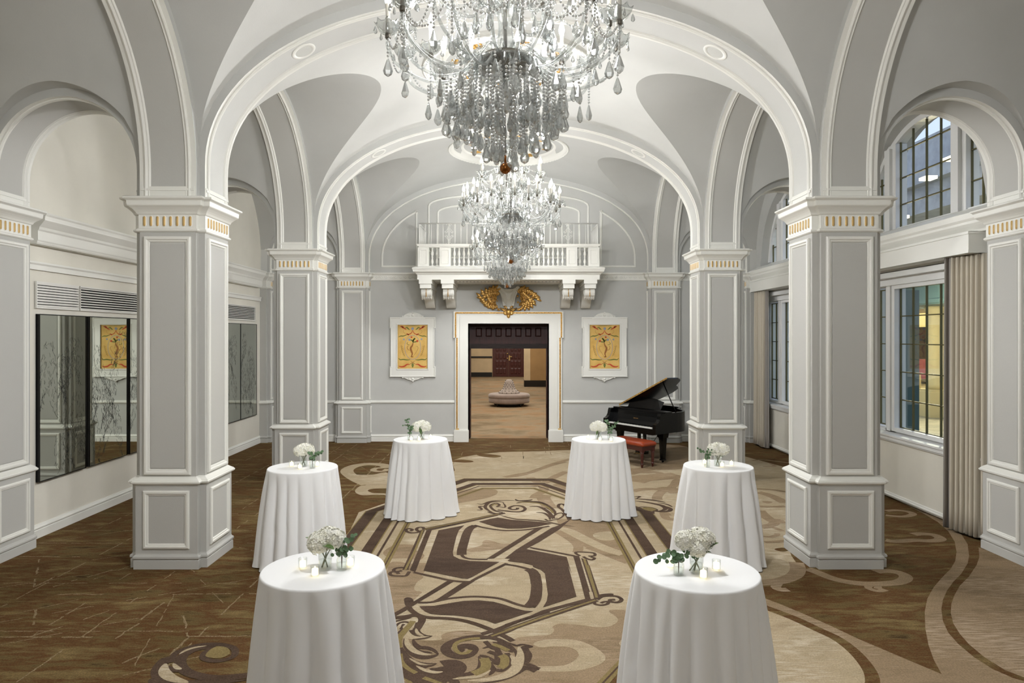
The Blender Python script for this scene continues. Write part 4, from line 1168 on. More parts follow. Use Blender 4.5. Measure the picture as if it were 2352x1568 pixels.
# upper flourish (two scrolls and an acanthus)
for k_, s_, w, tp in (('A', "1230,505 1300,510 1380,480 1500,465 1680,465", .06, 1), ('A', "1230,580 1290,575 1260,540 1330,535 1380,500", .07, 1), ('A', "1420,610 1360,580 1330,540 1380,490 1480,480 1560,490", .09, 1),
                      ('A', "1540,610 1450,590 1400,550 1400,520 1460,500 1500,520 1470,545", .07, 0), ('A', "1480,580 1560,590 1650,600 1760,600 1810,570 1770,535 1680,530 1620,555 1650,575 1710,572 1720,555", .08, 0),
                      ('A', "1370,600 1450,625 1570,620", .10, 0), ('A', "1540,490 1570,530 1560,550 1490,540", .05, 1),
                      ('A', "1690,450 1730,470 1850,465 1900,455", .09, 1), ('A', "1700,500 1780,485 1880,480 2000,500 2091,540", .10, 1), ('B', "150,490 300,480 420,490 520,540 590,600 600,640", .13, 1),
                      ('B', "290,540 400,540 500,590 560,650 570,690", .10, 1), ('B', "370,610 470,620 530,660 540,700", .08, 1), ('B', "420,560 510,560 560,600", .06, 1), ('B', "480,690 520,710 580,700 640,690 700,650 690,620 640,620 590,650 590,680 630,680", .05, 0),
                      ('B', "770,700 740,640 690,580 640,540 660,510 710,520 750,580 770,640", .08, 0), ('B', "760,700 850,660 960,610 1100,590", .09, 1), ('B', "730,580 800,610 820,650", .05, 1)):
    line(k_, s_, w, DK, 5, tp)
# large scroll at the right of the border
for s_, w, tp in (("220,1050 340,1045 330,1060 280,1090", .07, 1), ("240,1090 400,1100 600,1120 760,1145 860,1165", .10, 1), ("250,1140 400,1150 600,1185 760,1220 850,1265 850,1300 780,1330 650,1345", .13, 1), ("860,1240 930,1270 960,1300 930,1335 800,1350 650,1345", .11, 1),
              ("700,1170 850,1195 930,1220 1000,1260", .06, 1), ("260,1270 400,1255 560,1265 650,1290 690,1320 600,1350", .05, 0), ("270,1280 380,1320 500,1360 640,1370", .20, 0)):
    line('I', s_, w, DK, 5, tp)
# lower-left acanthus
for s_, w, tp in (("240,700 420,680 540,660 620,680 640,730 600,800 560,860", .11, 0), ("250,760 330,730 420,710 500,690", .05, 1), ("270,840 330,770 420,750 480,780 440,830 370,850 360,810 400,780", .045, 0),
                  ("290,930 360,870 440,830 500,790", .06, 1), ("600,760 570,830 600,890 680,930 780,940", .10, 2), ("500,860 520,900 560,930 620,945", .08, 2), ("770,945 680,970 600,980 520,985", .04, 1),
                  ("520,980 540,1040 600,1090 700,1100 790,1130 860,1185", .09, 1), ("400,980 420,1080 500,1170 600,1220 700,1230 800,1210 860,1180", .10, 1), ("560,1110 640,1150 720,1160 780,1170", .05, 1), ("420,1140 520,1200 620,1220 720,1225", .06, 1),
                  ("320,1040 340,1160 400,1260 500,1330 620,1350 740,1345", .22, 1), ("380,1180 480,1260 600,1300 720,1310 840,1310", .10, 2), ("560,1330 660,1350 760,1340 840,1310", .05, 1),
                  ("330,1250 420,1370 560,1440 720,1480 880,1480 1010,1460 1100,1410 1120,1360 1070,1320 990,1315 920,1330", .22, 0), ("580,1350 680,1410 800,1440 900,1430 1000,1390 1040,1350", .12, 1), ("740,1380 840,1390 940,1370 1000,1340", .10, 1),
                  ("330,1330 480,1450 640,1520 800,1560 950,1590", .22, 0), ("640,1480 800,1490 950,1500 1060,1540 1090,1600", .12, 0), ("300,960 310,1040 330,1120", .08, 0)):
    line('C', s_, w, DK, 5, tp)
# lower-right scroll
for s_, w, tp in (("1470,950 1350,955 1200,980 1060,1020 970,1080 965,1140 1040,1195 1160,1215 1270,1190 1330,1130 1300,1085 1220,1075 1150,1100 1140,1140 1190,1155", .14, 0), ("1430,960 1560,960 1700,1000 1800,1060 1880,1130 1910,1200 1890,1290 1810,1400", .11, 2),
                  ("1490,1010 1560,1080 1640,1110 1700,1080 1720,1020 1650,1020", .07, 0), ("1450,1110 1540,1085 1620,1110 1720,1100 1830,1140", .07, 1), ("1590,1020 1700,1060 1800,1120 1860,1160", .09, 1), ("1530,1150 1640,1190 1650,1260 1620,1290 1680,1310 1720,1260 1690,1200 1650,1120", .08, 0),
                  ("1400,1210 1430,1300 1420,1380 1340,1430 1180,1465 1000,1475", .10, 1), ("1410,1205 1500,1220 1600,1270 1650,1310", .06, 0), ("1560,1290 1580,1360 1600,1400 1540,1470", .08, 1), ("1640,1400 1720,1400 1800,1330 1810,1240 1780,1170", .07, 0),
                  ("1770,1020 1850,1050 1910,1070 1990,1055 2140,1080", .05, 1), ("2130,1085 2040,1090 2010,1130 2050,1200 2030,1290 1990,1310", .14, 1), ("1980,1310 2080,1320 2170,1360 2190,1400", .05, 0), ("2190,1400 2100,1370 2010,1370 1930,1420 1830,1480 1700,1530 1560,1560 1300,1590", .15, 2)):
    line('C', s_, w, DK, 5, tp)
# scroll at the lower left edge
for s_, w, tp in (("1830,920 1780,950 1775,990 1840,1015 1950,1010 2040,970 2040,910 1960,880 1850,870 1720,880 1600,915 1520,960 1490,1030", .09, 0), ("1490,1030 1450,1000 1400,1040 1365,1100 1380,1160 1440,1206 1500,1250", .13, 0), ("1870,900 1760,900 1660,930 1590,980 1570,1040 1610,1100 1700,1140 1850,1165 2000,1160 2160,1145 2300,1140", .14, 0),
                  ("1460,1060 1520,1100 1580,1105", .07, 1), ("1540,1180 1650,1200 1800,1190 1950,1200 2160,1180", .10, 1), ("1300,1180 1360,1190 1420,1240", .16, 1)):
    line('E', s_, w, DK, 5, tp)
layer[0] = 8; thin[0] = .8
# olive veins inside the dark strokes
for k_, s_, w in (('A', "600,815 1050,722 1500,628", .035), ('A', "578,826 500,1040 370,1300", .034), ('C', "1570,945 1780,868 2340,660 D0,868 D600,660 D1215,458", .03), ('D', "1108,-10 1232,425", .034), ('B', "950,1170 1082,1568", .034),
                  ('B', "180,487 300,490 420,505 520,555 580,620", .04), ('A', "1410,535 1440,510 1480,525", .03), ('C', "330,1100 330,980 400,880 470,800 520,740", .07), ('C', "345,1180 360,1280 440,1370 560,1440", .05),
                  ('C', "1420,970 1250,985 1110,1030 1080,1100 1140,1170 1240,1170 1290,1130", .05), ('C', "1470,1240 1500,1320 1470,1390 1330,1450", .10), ('C', "1700,1200 1750,1240 1740,1330 1680,1370", .09), ('C', "1590,1050 1700,1090 1800,1140", .06), ('C', "660,1500 800,1550 900,1590", .05)):
    line(k_, s_, w, OL, 4, 0)
fill('E', "1830,920 1900,890 1985,905 2000,955 1930,990 1840,990 1790,970", OL, 4)
fill('I', "390,1285 450,1262 560,1268 640,1290 670,1320 560,1335 460,1320", OL, 4)
for k_, s_, w in (('C', "430,950 440,1040 520,1130 640,1180 760,1190", .07), ('C', "560,840 580,900 660,940", .04), ('C', "470,1240 600,1310 720,1330", .035), ('C', "560,1340 680,1400 820,1430 920,1420", .05), ('C', "1940,1080 1960,1180 1940,1290 1880,1400 1740,1480 1500,1530 1250,1540", .11),
                  ('C', "1830,1200 1880,1260 1850,1330", .06), ('C', "1050,1520 1250,1500 1420,1480 1560,1400", .05), ('C', "360,770 320,830 290,880", .04), ('E', "1440,1040 1430,1110 1500,1170 1640,1206", .11), ('E', "1560,960 1620,925 1700,900 1800,885", .04), ('E', "1510,1040 1540,1075 1580,1090", .05)):
    line(k_, s_, w, TAN, 4, 1)
# broken pale lines woven across the brown carpet at the left
def cracked(x0, y0, x1, y1, w):
    L_ = math.hypot(x1 - x0, y1 - y0); t = 0
    dx, dy = (x1 - x0) / L_, (y1 - y0) / L_
    while t < L_:
        seg = R.uniform(.06, .55); gap = R.uniform(.03, .28)
        n = max(2, int(seg / .04)); pp = []
        for i in range(n + 1):
            q = min(L_, t + seg * i / n); j = R.uniform(-.006, .006)
            pp.append((x0 + dx * q - dy * j, y0 + dy * q + dx * j))
        if math.hypot(pp[-1][0] - pp[0][0], pp[-1][1] - pp[0][1]) > .02:
            ww = [w / 2 * R.uniform(.35, 1) for _ in pp]
            a, b = ribbon2(pp, ww); n = len(pp); z = zl()
            flo.add([(*q, z) for q in a] + [(*q, z) for q in b], [(n + i, n + i + 1, i + 1, i) for i in range(n - 1)], PALE)
        t += seg + gap
layer[0] = 1
for y in (5.86, 7.0, 8.35, 8.9, 9.75, 11.3, 12.7, 14.0, 15.2): cracked(-5.85, y, -2.2 + R.uniform(-.6, .2), y, .018)
for x, y0 in ((-4.75, 4.8), (-3.6, 4.8), (-2.62, 4.8), (-5.4, 9), (-3.9, 10), (-2.6, 9)): cracked(x, y0, x + .05, 16.0, .022)
for k_ in range(-4, 22):
    xa = -5.85; ya = 4.0 + k_ * .62
    ln = R.uniform(1.5, 3.4); a = 0.78 + .25 * (k_ % 3 - 1)
    if ya > 3.8: cracked(xa + R.uniform(0, 1.6), ya, xa + 1 + ln * cos(a), ya + ln * sin(a), .016)
    if k_ % 2 == 0 and ya > 4: cracked(-2.4 - R.uniform(0, .6), ya, -2.4 - ln * cos(a), ya + ln * sin(a), .014)
for s_ in ("170,105 400,105 700,108", "340,130 330,200 310,300 295,370", "300,370 380,330 470,285", "465,370 620,320 760,285 900,245 1010,210", "1045,305 1110,265 1170,230", "280,795 430,700 580,610 740,510", "0,805 300,806 800,808", "275,800 420,755 540,715", "290,700 300,640 312,540",
           "1010,820 1100,755 1230,680", "1220,655 1330,575 1430,505", "720,655 850,610 970,570", "1640,800 1620,700 1590,620", "1640,800 1900,800 2180,797", "1480,960 1560,890 1640,810", "1060,1035 1220,970 1390,905", "1500,435 1800,430 2250,430", "500,435 700,433 890,434"):
    p = pts('E', s_)
    for i in range(len(p) - 1): cracked(*p[i], *p[i + 1], .026)
for i in range(60):
    x = R.uniform(-3.2, 3.2); y = R.uniform(13.2, 16.2); a = R.choice((0, 1.57, .8, 2.3)); l = R.uniform(.3, 1.0)
    if abs(x) < 5: cracked(x, y, x + l * cos(a), y + l * sin(a), .02)
struct(flo.build('floor', [M['c_base'], M['c_tan'], M['c_mid'], M['c_dark'], M['c_olive'], M['c_pale'], M['c_lobby']]))
# ============================================================ COCKTAIL TABLES AND WHAT STANDS ON THEM
TH = 1.06; TR = .381
def cloth_mesh(seed, nf):
    r_ = random.Random(seed); n = 288
    mb = MB()
    ph = [r_.uniform(0, 6.28) for _ in range(4)]
    cs = []; a = 0                                             # fold crests at uneven spacing
    while a < 2 * pi - .12:
        st = 2 * pi / nf * r_.uniform(.72, 1.3); cs.append((a, r_.uniform(.6, 1.25))); a += st
    def fold(th):
        best = 0; k = len(cs)
        for i in range(k):
            c0, h0 = cs[i]; c1 = cs[(i + 1) % k][0] + (2 * pi if i == k - 1 else 0); h1 = cs[(i + 1) % k][1]
            t = th if th >= c0 else th + 2 * pi
            if c0 <= t < c1 or (i == k - 1 and t < c1):
                u = (t - c0) / (c1 - c0)
                s = abs(cos(pi * u)); s = s ** .72
                return s * (h0 * (1 - u) + h1 * u) - .65
        return 0
    F = [fold(2 * pi * i / n) for i in range(n)]
    F = [sum(F[(i + d) % n] for d in (-1, 0, 1)) / 3 for i in range(n)]
    rows = []
    for rr in (.0015, .12, .25, .34, .372): rows.append([(rr * cos(2 * pi * i / n), rr * sin(2 * pi * i / n), TH) for i in range(n)])
    for dr, dz in ((.0, -.001), (.004, -.006), (.006, -.014)): rows.append([((TR - .003 + dr) * cos(2 * pi * i / n), (TR - .003 + dr) * sin(2 * pi * i / n), TH + dz) for i in range(n)])
    for j in range(1, 27):
        t = j / 26; z = TH - .014 - (TH - .026) * t
        row = []
        for i in range(n):
            th = 2 * pi * i / n
            amp = .100 * (1 - math.exp(-3.6 * t))
            ww = .012 * sin(3 * th + ph[0] + 1.5 * t) * t
            rad = TR + .003 + .108 * t ** 1.0 + amp * F[(i + int(2.0 * sin(th * 2 + ph[1]) * t)) % n] + ww
            if t > .93: rad += .006 * (t - .93) / .07 * (1 + F[i])
            zz = z + (.008 * max(0, -F[i]) if t > .97 else 0)
            row.append((rad * cos(th), rad * sin(th), zz))
        rows.append(row)
    mb.rings(rows, 0, True, False, False)
    return mb
TABLES = [  # px centre, py centre, label
    (743, 1304, 'front left'), (695.5, 1072, 'middle left'), (965.6, 1008, 'back left'),
    (1600, 1309, 'front right'), (1649.5, 1069, 'middle right'), (1375, 1008, 'back right')]
def on_top(px, py, z=TH):
    Y = FX * (HC - z) / (py - VY); return ((px - VX) / FX * Y, Y, z)
where = {'front left': 'nearest round cocktail table on the left', 'middle left': 'round cocktail table in front of the farther left pillar', 'back left': 'round cocktail table left of the doorway',
         'front right': 'nearest round cocktail table on the right', 'middle right': 'round cocktail table in front of the farther right pillar', 'back right': 'round cocktail table beside the piano bench'}
for i, (px, py, w) in enumerate(TABLES):
    x, y, _ = on_top(px, py)
    t = thing('cocktail_table', where[w] + ', under a floor-length white cloth', 'table', (x, y, 0), R.uniform(0, 6), 'white-clothed cocktail tables')
    cloth_mesh(20 + i, 16 + (i * 2) % 4).build('tablecloth', M['cloth'], t)
    tb = MB(); tb.lathe([(.37, 1.02), (.376, 1.03), (.376, 1.052), (.37, 1.056)], 40)
    tb.lathe([(.23, .012), (.23, .03), (.05, .05), (.035, .08), (.035, 1.0), (.15, 1.02)], 24); tb.build('table_pedestal', M['blackm'], t)

# ---- vases, flowers, votives
def glass_vase(name, label, loc, r, h, water, neck=None):
    t = thing(name, label, 'vase', loc)
    g = MB()
    if neck:
        pr = [(r * .9, 0), (r, .006), (r, h * .6), (r * .95, h * .72), (neck, h * .84), (neck, h * .95), (neck * 1.15, h)]
    else: pr = [(r * .94, 0), (r, .006), (r, h)]
    inn = [(q - .0035, max(z, .012)) for q, z in pr[::-1]]
    g.lathe(pr + inn + [(.001, .012)], 28, (0, 0, .0008), 0, True, False); g.lathe([(r * .94, 0), (.001, 0)], 28, (0, 0, .0008), 0, True, False)
    g.build('glass', M['vaseg'], t)
    w = MB(); w.lathe([(r - .005, .014), (r - .005, water)], 24, (0, 0, 0), 0, True, True); w.build('water', M['water'], t)
    return t
def floret(mb, c, nrm, s, rr):
    n = Vector(nrm).normalized(); a = n.orthogonal().normalized(); b = n.cross(a); ph = rr.uniform(0, 6.28)
    c = Vector(c)
    for k in range(4):
        an = ph + k * pi / 2; d = a * cos(an) + b * sin(an); e = n.cross(d)
        mb.add([c, c + d * s * .55 + e * s * .42 + n * s * .25, c + d * s * 1.05 + n * s * rr.uniform(.0, .3), c + d * s * .55 - e * s * .42 + n * s * .25], [(0, 3, 2, 1)], 0)
def flower_head(c, r, seed, n=230):
    rr = random.Random(seed); mb = MB()
    mb.ball((0, 0, 0), r * .84, 0, 12, 8, (1, 1, .85))
    for i in range(n):
        z = 1 - 1.75 * (i + .5) / n; q = sqrt(max(0, 1 - z * z)); a = i * 2.39996
        nn = Vector((q * cos(a), q * sin(a), z)); k = r * rr.uniform(.84, 1.04)
        floret(mb, (nn.x * k, nn.y * k, nn.z * k * .88), nn + Vector((rr.uniform(-.3, .3), rr.uniform(-.3, .3), rr.uniform(-.3, .3))), r * rr.uniform(.19, .27), rr)
    for i in range(len(mb.v)): mb.v[i] = tuple(Vector(mb.v[i]) + Vector(c))
    return mb
def big_leaf(base, d, L_, W_, droop=.3):
    mb = MB(); d = Vector(d).normalized(); s = d.cross(Vector((0, 0, 1))).normalized(); u = s.cross(d); rs = []
    for i in range(9):
        t = i / 8; w = W_ * sin(pi * (t * .94 + .03)) ** .8
        p = Vector(base) + d * (L_ * t) - Vector((0, 0, 1)) * (droop * L_ * t * t)
        rs.append([tuple(p + s * (w * q) + u * (.22 * w * abs(q))) for q in (-1, -.5, 0, .5, 1)])
    mb.rings(rs, 0, True, False, False, closed=False); return mb
def hydrangea(label, loc, heads, leaves, seed, h):
    t = thing('hydrangea_bunch', label, 'flowers', loc); st = MB()
    for i, (x, y, z, r) in enumerate(heads):
        flower_head((x, y, z), r * 1.06, seed + i).build('blossom_head', M['petal'], t)
        st.tube([(-x * .25 - .012 * (i - .5), -y * .2, .012), (x * .15, y * .15, h * .7), (x * .9, y * .9, z - r * .5)], .0042, 6)
    st.build('stems', M['stem'], t)
    for (b_, d_, L_, W_) in leaves: big_leaf(b_, d_, L_, W_).build('leaf', M['leaf'], t)
    return t
def eucalyptus(label, loc, sprigs, seed, h):
    t = thing('eucalyptus_sprig', label, 'greenery', loc); rr = random.Random(seed); st = MB(); lf = MB()
    for sp in sprigs:
        path = catmull([(0, 0, .012), (sp[0][0] * .2, sp[0][1] * .2, h)] + list(sp), 5)
        st.tube(path, [.0022 - .0012 * i / len(path) for i in range(len(path))], 5)
        P = [p for p in path if p[2] > h * .95 or math.hypot(p[0], p[1]) > .03]
        for k, p in enumerate(P[::3]):
            for sg in (-1, 1):
                a = rr.uniform(0, 6.28); r_ = rr.uniform(.011, .017)
                n = Vector((rr.uniform(-.6, .6), -1 + rr.uniform(-.2, .5), rr.uniform(-.2, .8))).normalized(); u = n.orthogonal().normalized(); v = n.cross(u)
                c = Vector(p) + Vector((sg * rr.uniform(.008, .02), rr.uniform(-.012, .012), rr.uniform(-.008, .014)))
                lf.add([c + n * -.002] + [c + u * (r_ * cos(2 * pi * q / 9)) + v * (r_ * 1.12 * sin(2 * pi * q / 9)) for q in range(9)], [(0, 1 + q, 1 + (q + 1) % 9) for q in range(9)], 0, True)
    st.build('stems', M['twig'], t); lf.build('leaves', M['euc'], t)
    return t
VG = 'votive candles on the cocktail tables'
votive_proto = []
def votive(label, loc):
    if not votive_proto:
        t = thing('votive_candle', label, 'candle', loc, group=VG)
        g = MB(); g.lathe([(.022, 0), (.026, .004), (.0275, .064), (.0245, .064), (.0235, .010), (.001, .009)], 20, (0, 0, .0008), 0, True, False); g.lathe([(.022, 0), (.001, 0)], 20, (0, 0, .0008), 0, True, False); g.build('glass_cup', M['vaseg'], t)
        c = MB(); c.lathe([(.0185, .0105), (.0195, .012), (.0195, .043), (.0185, .046), (.001, .0445)], 18); c.build('candle', M['candle'], t)
        f = MB(); f.lathe([(.001, .045), (.0045, .050), (.003, .056), (.0008, .062)], 8); f.build('flame', M['flame'], t)
        votive_proto.append(t); return t
    return dup(votive_proto[0], loc, 0, label, VG)
TD = {  # vase px, bud px, votives px, flower heads (dx,dy,dz,r), leaves, eucalyptus sprigs
 'front left': ((747, 1306), (785, 1308), [(695.4, 1304.5), (723.6, 1322.8), (804.8, 1300)], [(-.035, 0, .165, .072), (.048, .02, .185, .068), (.01, .03, .20, .06)],
    [((.0, -.06, .165), (.8, -.4, .15), .09, .026), ((-.09, 0, .18), (-.6, .1, .5), .05, .014)], [[(.0, 0, .13), (.03, 0, .18), (.075, .01, .205)], [(-.02, 0, .12), (-.045, 0, .10)], [(.03, .0, .12), (.05, -.01, .14)]]),
 'middle left': ((697.5, 1070.6), (717.4, 1075), [(670, 1070.7), (689, 1077), (729, 1070.7)], [(-.035, 0, .175, .070), (.04, .02, .185, .068), (.0, .02, .20, .06)],
    [((.06, -.05, .15), (.8, -.3, -.1), .06, .02), ((-.06, 0, .2), (-.4, .1, .8), .05, .015)], [[(.02, 0, .13), (.06, 0, .16), (.10, .01, .175)], [(-.015, 0, .14), (-.03, 0, .17)]]),
 'back left': ((968, 1008.5), (941.5, 1010.5), [(944.5, 1012.0), (963, 1012.5), (989, 1006.8)], [(-.055, 0, .175, .078), (.05, 0, .18, .078), (0, .03, .20, .07)],
    [((-.01, -.07, .17), (.2, -.3, -.9), .07, .022), ((.0, -.07, .2), (-.3, -.2, -.5), .05, .016)], [[(.0, 0, .16), (-.03, 0, .22), (-.05, .01, .28), (-.02, 0, .29)], [(.02, 0, .16), (.04, 0, .20)], [(-.03, 0, .2), (-.09, 0, .215)]]),
 'front right': ((1599.8, 1314), (1558.8, 1319.6), [(1540, 1302.7), (1615.4, 1327.7), (1645.4, 1308.5)], [(-.062, 0, .20, .066), (.03, .01, .205, .074), (-.005, -.03, .16, .058), (.062, .02, .20, .055)],
    [((.06, -.03, .15), (.7, -.1, .8), .10, .026), ((.02, -.04, .13), (.5, -.3, .35), .07, .018)], [[(-.02, 0, .115), (-.06, 0, .13), (-.11, -.01, .11), (-.14, -.01, .085)], [(-.02, 0, .12), (-.05, 0, .15)], [(.02, 0, .12), (.06, 0, .135), (.10, 0, .12)], [(-.01, -.01, .10), (-.07, -.02, .085)]]),
 'middle right': ((1648.7, 1069.8), (1624, 1072.3), [(1618, 1066), (1658.3, 1072.3), (1680, 1068.9)], [(-.04, 0, .185, .072), (.045, 0, .185, .074), (0, .03, .205, .06)],
    [((-.03, -.06, .15), (-.8, -.3, .4), .09, .02), ((.0, -.05, .12), (.5, -.3, .1), .05, .014)], [[(.0, 0, .13), (-.03, 0, .17), (-.085, .01, .195)], [(.02, 0, .15), (.035, 0, .20)]]),
 'back right': ((1374.7, 1008.2), (1400.7, 1009), [(1351, 1008), (1378.2, 1012.5), (1403.2, 1013.5)], [(-.045, 0, .175, .072), (.05, 0, .17, .07), (0, .03, .195, .066)],
    [((-.02, -.06, .13), (-.3, -.3, -.8), .05, .016)], [[(.02, 0, .15), (.06, 0, .2), (.10, .01, .245)], [(-.02, 0, .16), (-.03, 0, .23), (-.05, 0, .26)], [(.03, 0, .16), (.06, 0, .17)]]),
}
order = {'front': ('leftmost', 'nearest', 'rightmost')}
for w, (vp, bp_, vts, heads, leaves, sprigs) in TD.items():
    sd = sum(map(ord, w)); tb_ = 'the ' + where[w].replace('round cocktail ', '').replace('nearest table', 'nearest cocktail table')
    lv = on_top(*vp); lb_ = on_top(*bp_)
    glass_vase('glass_vase', 'clear cylinder vase holding hydrangeas on ' + tb_, lv, .042, .115, .06)
    hydrangea('white hydrangea bunch on ' + tb_, lv, heads, leaves, sd, .115)
    glass_vase('bud_vase', 'small clear jar of eucalyptus on ' + tb_, lb_, .034, .095, .045, .027)
    eucalyptus('eucalyptus sprigs in a small jar on ' + tb_, lb_, sprigs, sd, .095)
    for q, p in zip(('leftmost', 'middle', 'rightmost'), vts):
        votive('%s of the three lit votives on %s' % (q, tb_), on_top(*p))

# ============================================================ GRAND PIANO AND BENCH
pn = thing('grand_piano', 'black grand piano with its lid propped open by the end wall', 'piano', (2.47, 13.98, 0), math.radians(-55))
def rimpts(off=0.0):
    p = [(-.74, 0.0), (.74, 0.0), (.74, .62), (.72, .80), (.62, .98), (.44, 1.10), (.28, 1.20), (.20, 1.34), (.08, 1.46), (-.14, 1.52), (-.42, 1.52), (-.62, 1.46), (-.72, 1.34), (-.74, 1.18)]
    a = [(-.74, .0)], p
    tail = catmull(p[2:], 6)
    return [(-.74, 0.0), (.74, 0.0)] + tail
rim = rimpts()
def inset(pl, d):
    out = []; n = len(pl)
    for i in range(n):
        a, b, c = Vector(pl[i - 1]), Vector(pl[i]), Vector(pl[(i + 1) % n])
        d1 = (b - a).normalized(); d2 = (c - b).normalized(); n1 = Vector((-d1.y, d1.x)); n2 = Vector((-d2.y, d2.x)); m = n1 + n2
        m = m / max(.4, m.dot(n1)); out.append(tuple(b + m * d))
    return out
outer = [p for p in rim if p[1] >= .30 or p[0] > .7 or p[0] < -.7]
body_o = [(-.74, .26), (.74, .26)] + rim[2:-0 or None]
body_i = inset(body_o, .05)
mb = MB(); n = len(body_o)
mb.rings([[(x, y, .64) for x, y in body_o], [(x, y, 1.0) for x, y in body_o], [(x, y, 1.0) for x, y in body_i], [(x, y, .86) for x, y in body_i]], 0, False, False, False)
mb.prism(body_o, .60, .64); mb.build('rim', M['black'], pn)
mb = MB(); mb.poly(inset(body_o, .045), .865); mb.build('soundboard', M['soundb'], pn)
for sx in (-1, 1):                                          # arms each side of the keys
    mb = MB()
    a, b = sorted((sx * .745, sx * .66))
    side = [(-.02, .60), (-.02, .79), (.03, .81), (.07, .84), (.10, .89), (.11, .95), (.13, 1.0), (.27, 1.0), (.27, .60)]
    vs = [(a, y, z) for y, z in side] + [(b, y, z) for y, z in side]; k = len(side)
    mb.add(vs, [tuple(range(k)), tuple(range(2 * k - 1, k - 1, -1))] + [(i, (i + 1) % k, (i + 1) % k + k, i + k) for i in range(k)], 0)
    mb.build('key_cheek', M['black'], pn)
mb = MB(); mb.box(-.66, .66, -.02, .27, .58, .675); mb.box(-.66, .66, -.02, .0, .675, .70); mb.build('keybed', M['black'], pn)
mb = MB()
for i in range(52):
    x = -.61 + 1.22 * i / 52; mb.box(x + .0007, x + .0228, .01, .16, .68, .722)
mb.build('white_keys', M['keys'], pn)
mb = MB(); i = 0
for k_ in range(51):
    if k_ % 7 in (1, 4): continue
    x = -.61 + 1.22 * (k_ + 1) / 52; mb.box(x - .0055, x + .0055, .06, .16, .722, .734)
mb.build('black_keys', M['black'], pn)
mb = MB(); fbp = [(.155, .70), (.165, .73), (.19, .80), (.215, .90), (.225, .96), (.26, .965), (.26, .70)]
k = len(fbp); vs = [(-.66, y, z) for y, z in fbp] + [(.66, y, z) for y, z in fbp]
mb.add(vs, [tuple(range(k - 1, -1, -1)), tuple(range(k, 2 * k))] + [(i, i + k, (i + 1) % k + k, (i + 1) % k) for i in range(k)], 0)
fb = mb.build('fallboard', M['black'], pn)
lg = MB()                                                  # small illegible gilt maker's lettering
for i, wd in enumerate((.014, .010, .022, .014, .012, .018)):
    x = -.06 + .022 * i; lg.box(x - wd / 2, x + wd / 2, .196, .199, .838, .842); lg.box(x - wd / 2, x - wd / 2 + .003, .196, .199, .83, .85)
lg.build('gilt_lettering', M['goldb'], fb)
mb = MB(); mb.box(-.66, .66, .225, .30, .955, .985); mb.box(-.735, .735, .26, .46, 1.0, 1.022); mb.build('front_lid_flap', M['black'], pn)
md = MB(); v = [(-.46, .42, 1.03), (.46, .42, 1.03), (.46, .52, 1.18), (.30, .535, 1.21), (.16, .55, 1.235), (-.16, .55, 1.235), (-.30, .535, 1.21), (-.46, .52, 1.18)]
v2 = [(x, y + .018, z + .004) for x, y, z in v]; md.add(v + v2, [tuple(range(8)), tuple(range(15, 7, -1))] + [(i, (i + 1) % 8, (i + 1) % 8 + 8, i + 8) for i in range(8)], 0)
md.build('music_desk', M['black'], pn)
lidp = [(-.75, .46), (.75, .46)] + [(x * 1.012, y * 1.005) for x, y in rim[2:]]
ld = MB(); ld.prism(lidp, 0, .022)
al = math.radians(25.3)
ld.xform(Matrix.Translation((-.75, 0, 1.03)) @ Matrix.Rotation(-al, 4, 'Y') @ Matrix.Translation((.75, 0, 0)))
lid = ld.build('lid', M['black'], pn)
eg = MB(); eg.box(-.75, .75, .452, .46, 0, .03); eg.xform(Matrix.Translation((-.75, 0, 1.03)) @ Matrix.Rotation(-al, 4, 'Y') @ Matrix.Translation((.75, 0, 0)))
eg.build('lid_edge_glint', M['goldb'], lid)  # gold-coloured strip stands for light caught on the black lid's edge
px_ = .52; mb = MB(); mb.tube([(.70, .62, .98), (-.75 + 1.25 * cos(al), .60, 1.03 + 1.25 * sin(al))], .012, 6); mb.build('lid_prop', M['black'], pn)
def taper(mb, x, y, z0, z1, a, b):
    mb.rings([[(x - a, y - a, z0), (x + a, y - a, z0), (x + a, y + a, z0), (x - a, y + a, z0)], [(x - b, y - b, z1), (x + b, y - b, z1), (x + b, y + b, z1), (x - b, y + b, z1)]], 0)
for x, y in ((-.60, .34), (.60, .34), (-.25, 1.28)):
    mb = MB(); taper(mb, x, y, .06, .50, .036, .058); taper(mb, x, y, .50, .60, .075, .085); taper(mb, x, y, .045, .07, .05, .045)
    mb.ball((x, y, .03), .03, 0, 10, 6, (.6, 1, 1)); mb.build('leg', M['black'], pn)
ly = MB(); ly.box(-.10, -.055, .34, .40, .12, .60); ly.box(.055, .10, .34, .40, .12, .60); ly.box(-.14, .14, .32, .42, .10, .16); ly.box(-.09, .09, .35, .39, .36, .39); ly.tube([(-.05, .38, .16), (-.05, .38, .60)], .004, 5); ly.tube([(.05, .38, .16), (.05, .38, .60)], .004, 5); ly.tube([(.10, .42, .14), (.16, .8, .6)], .006, 5)
lyr = ly.build('pedal_lyre', M['black'], pn)
for x in (-.07, 0, .07):
    mb = MB(); mb.box(x - .015, x + .015, .22, .34, .105, .116); mb.ball((x, .22, .11), .016, 0, 8, 5, (1, 1, .4)); mb.build('pedal', M['brass'], lyr)

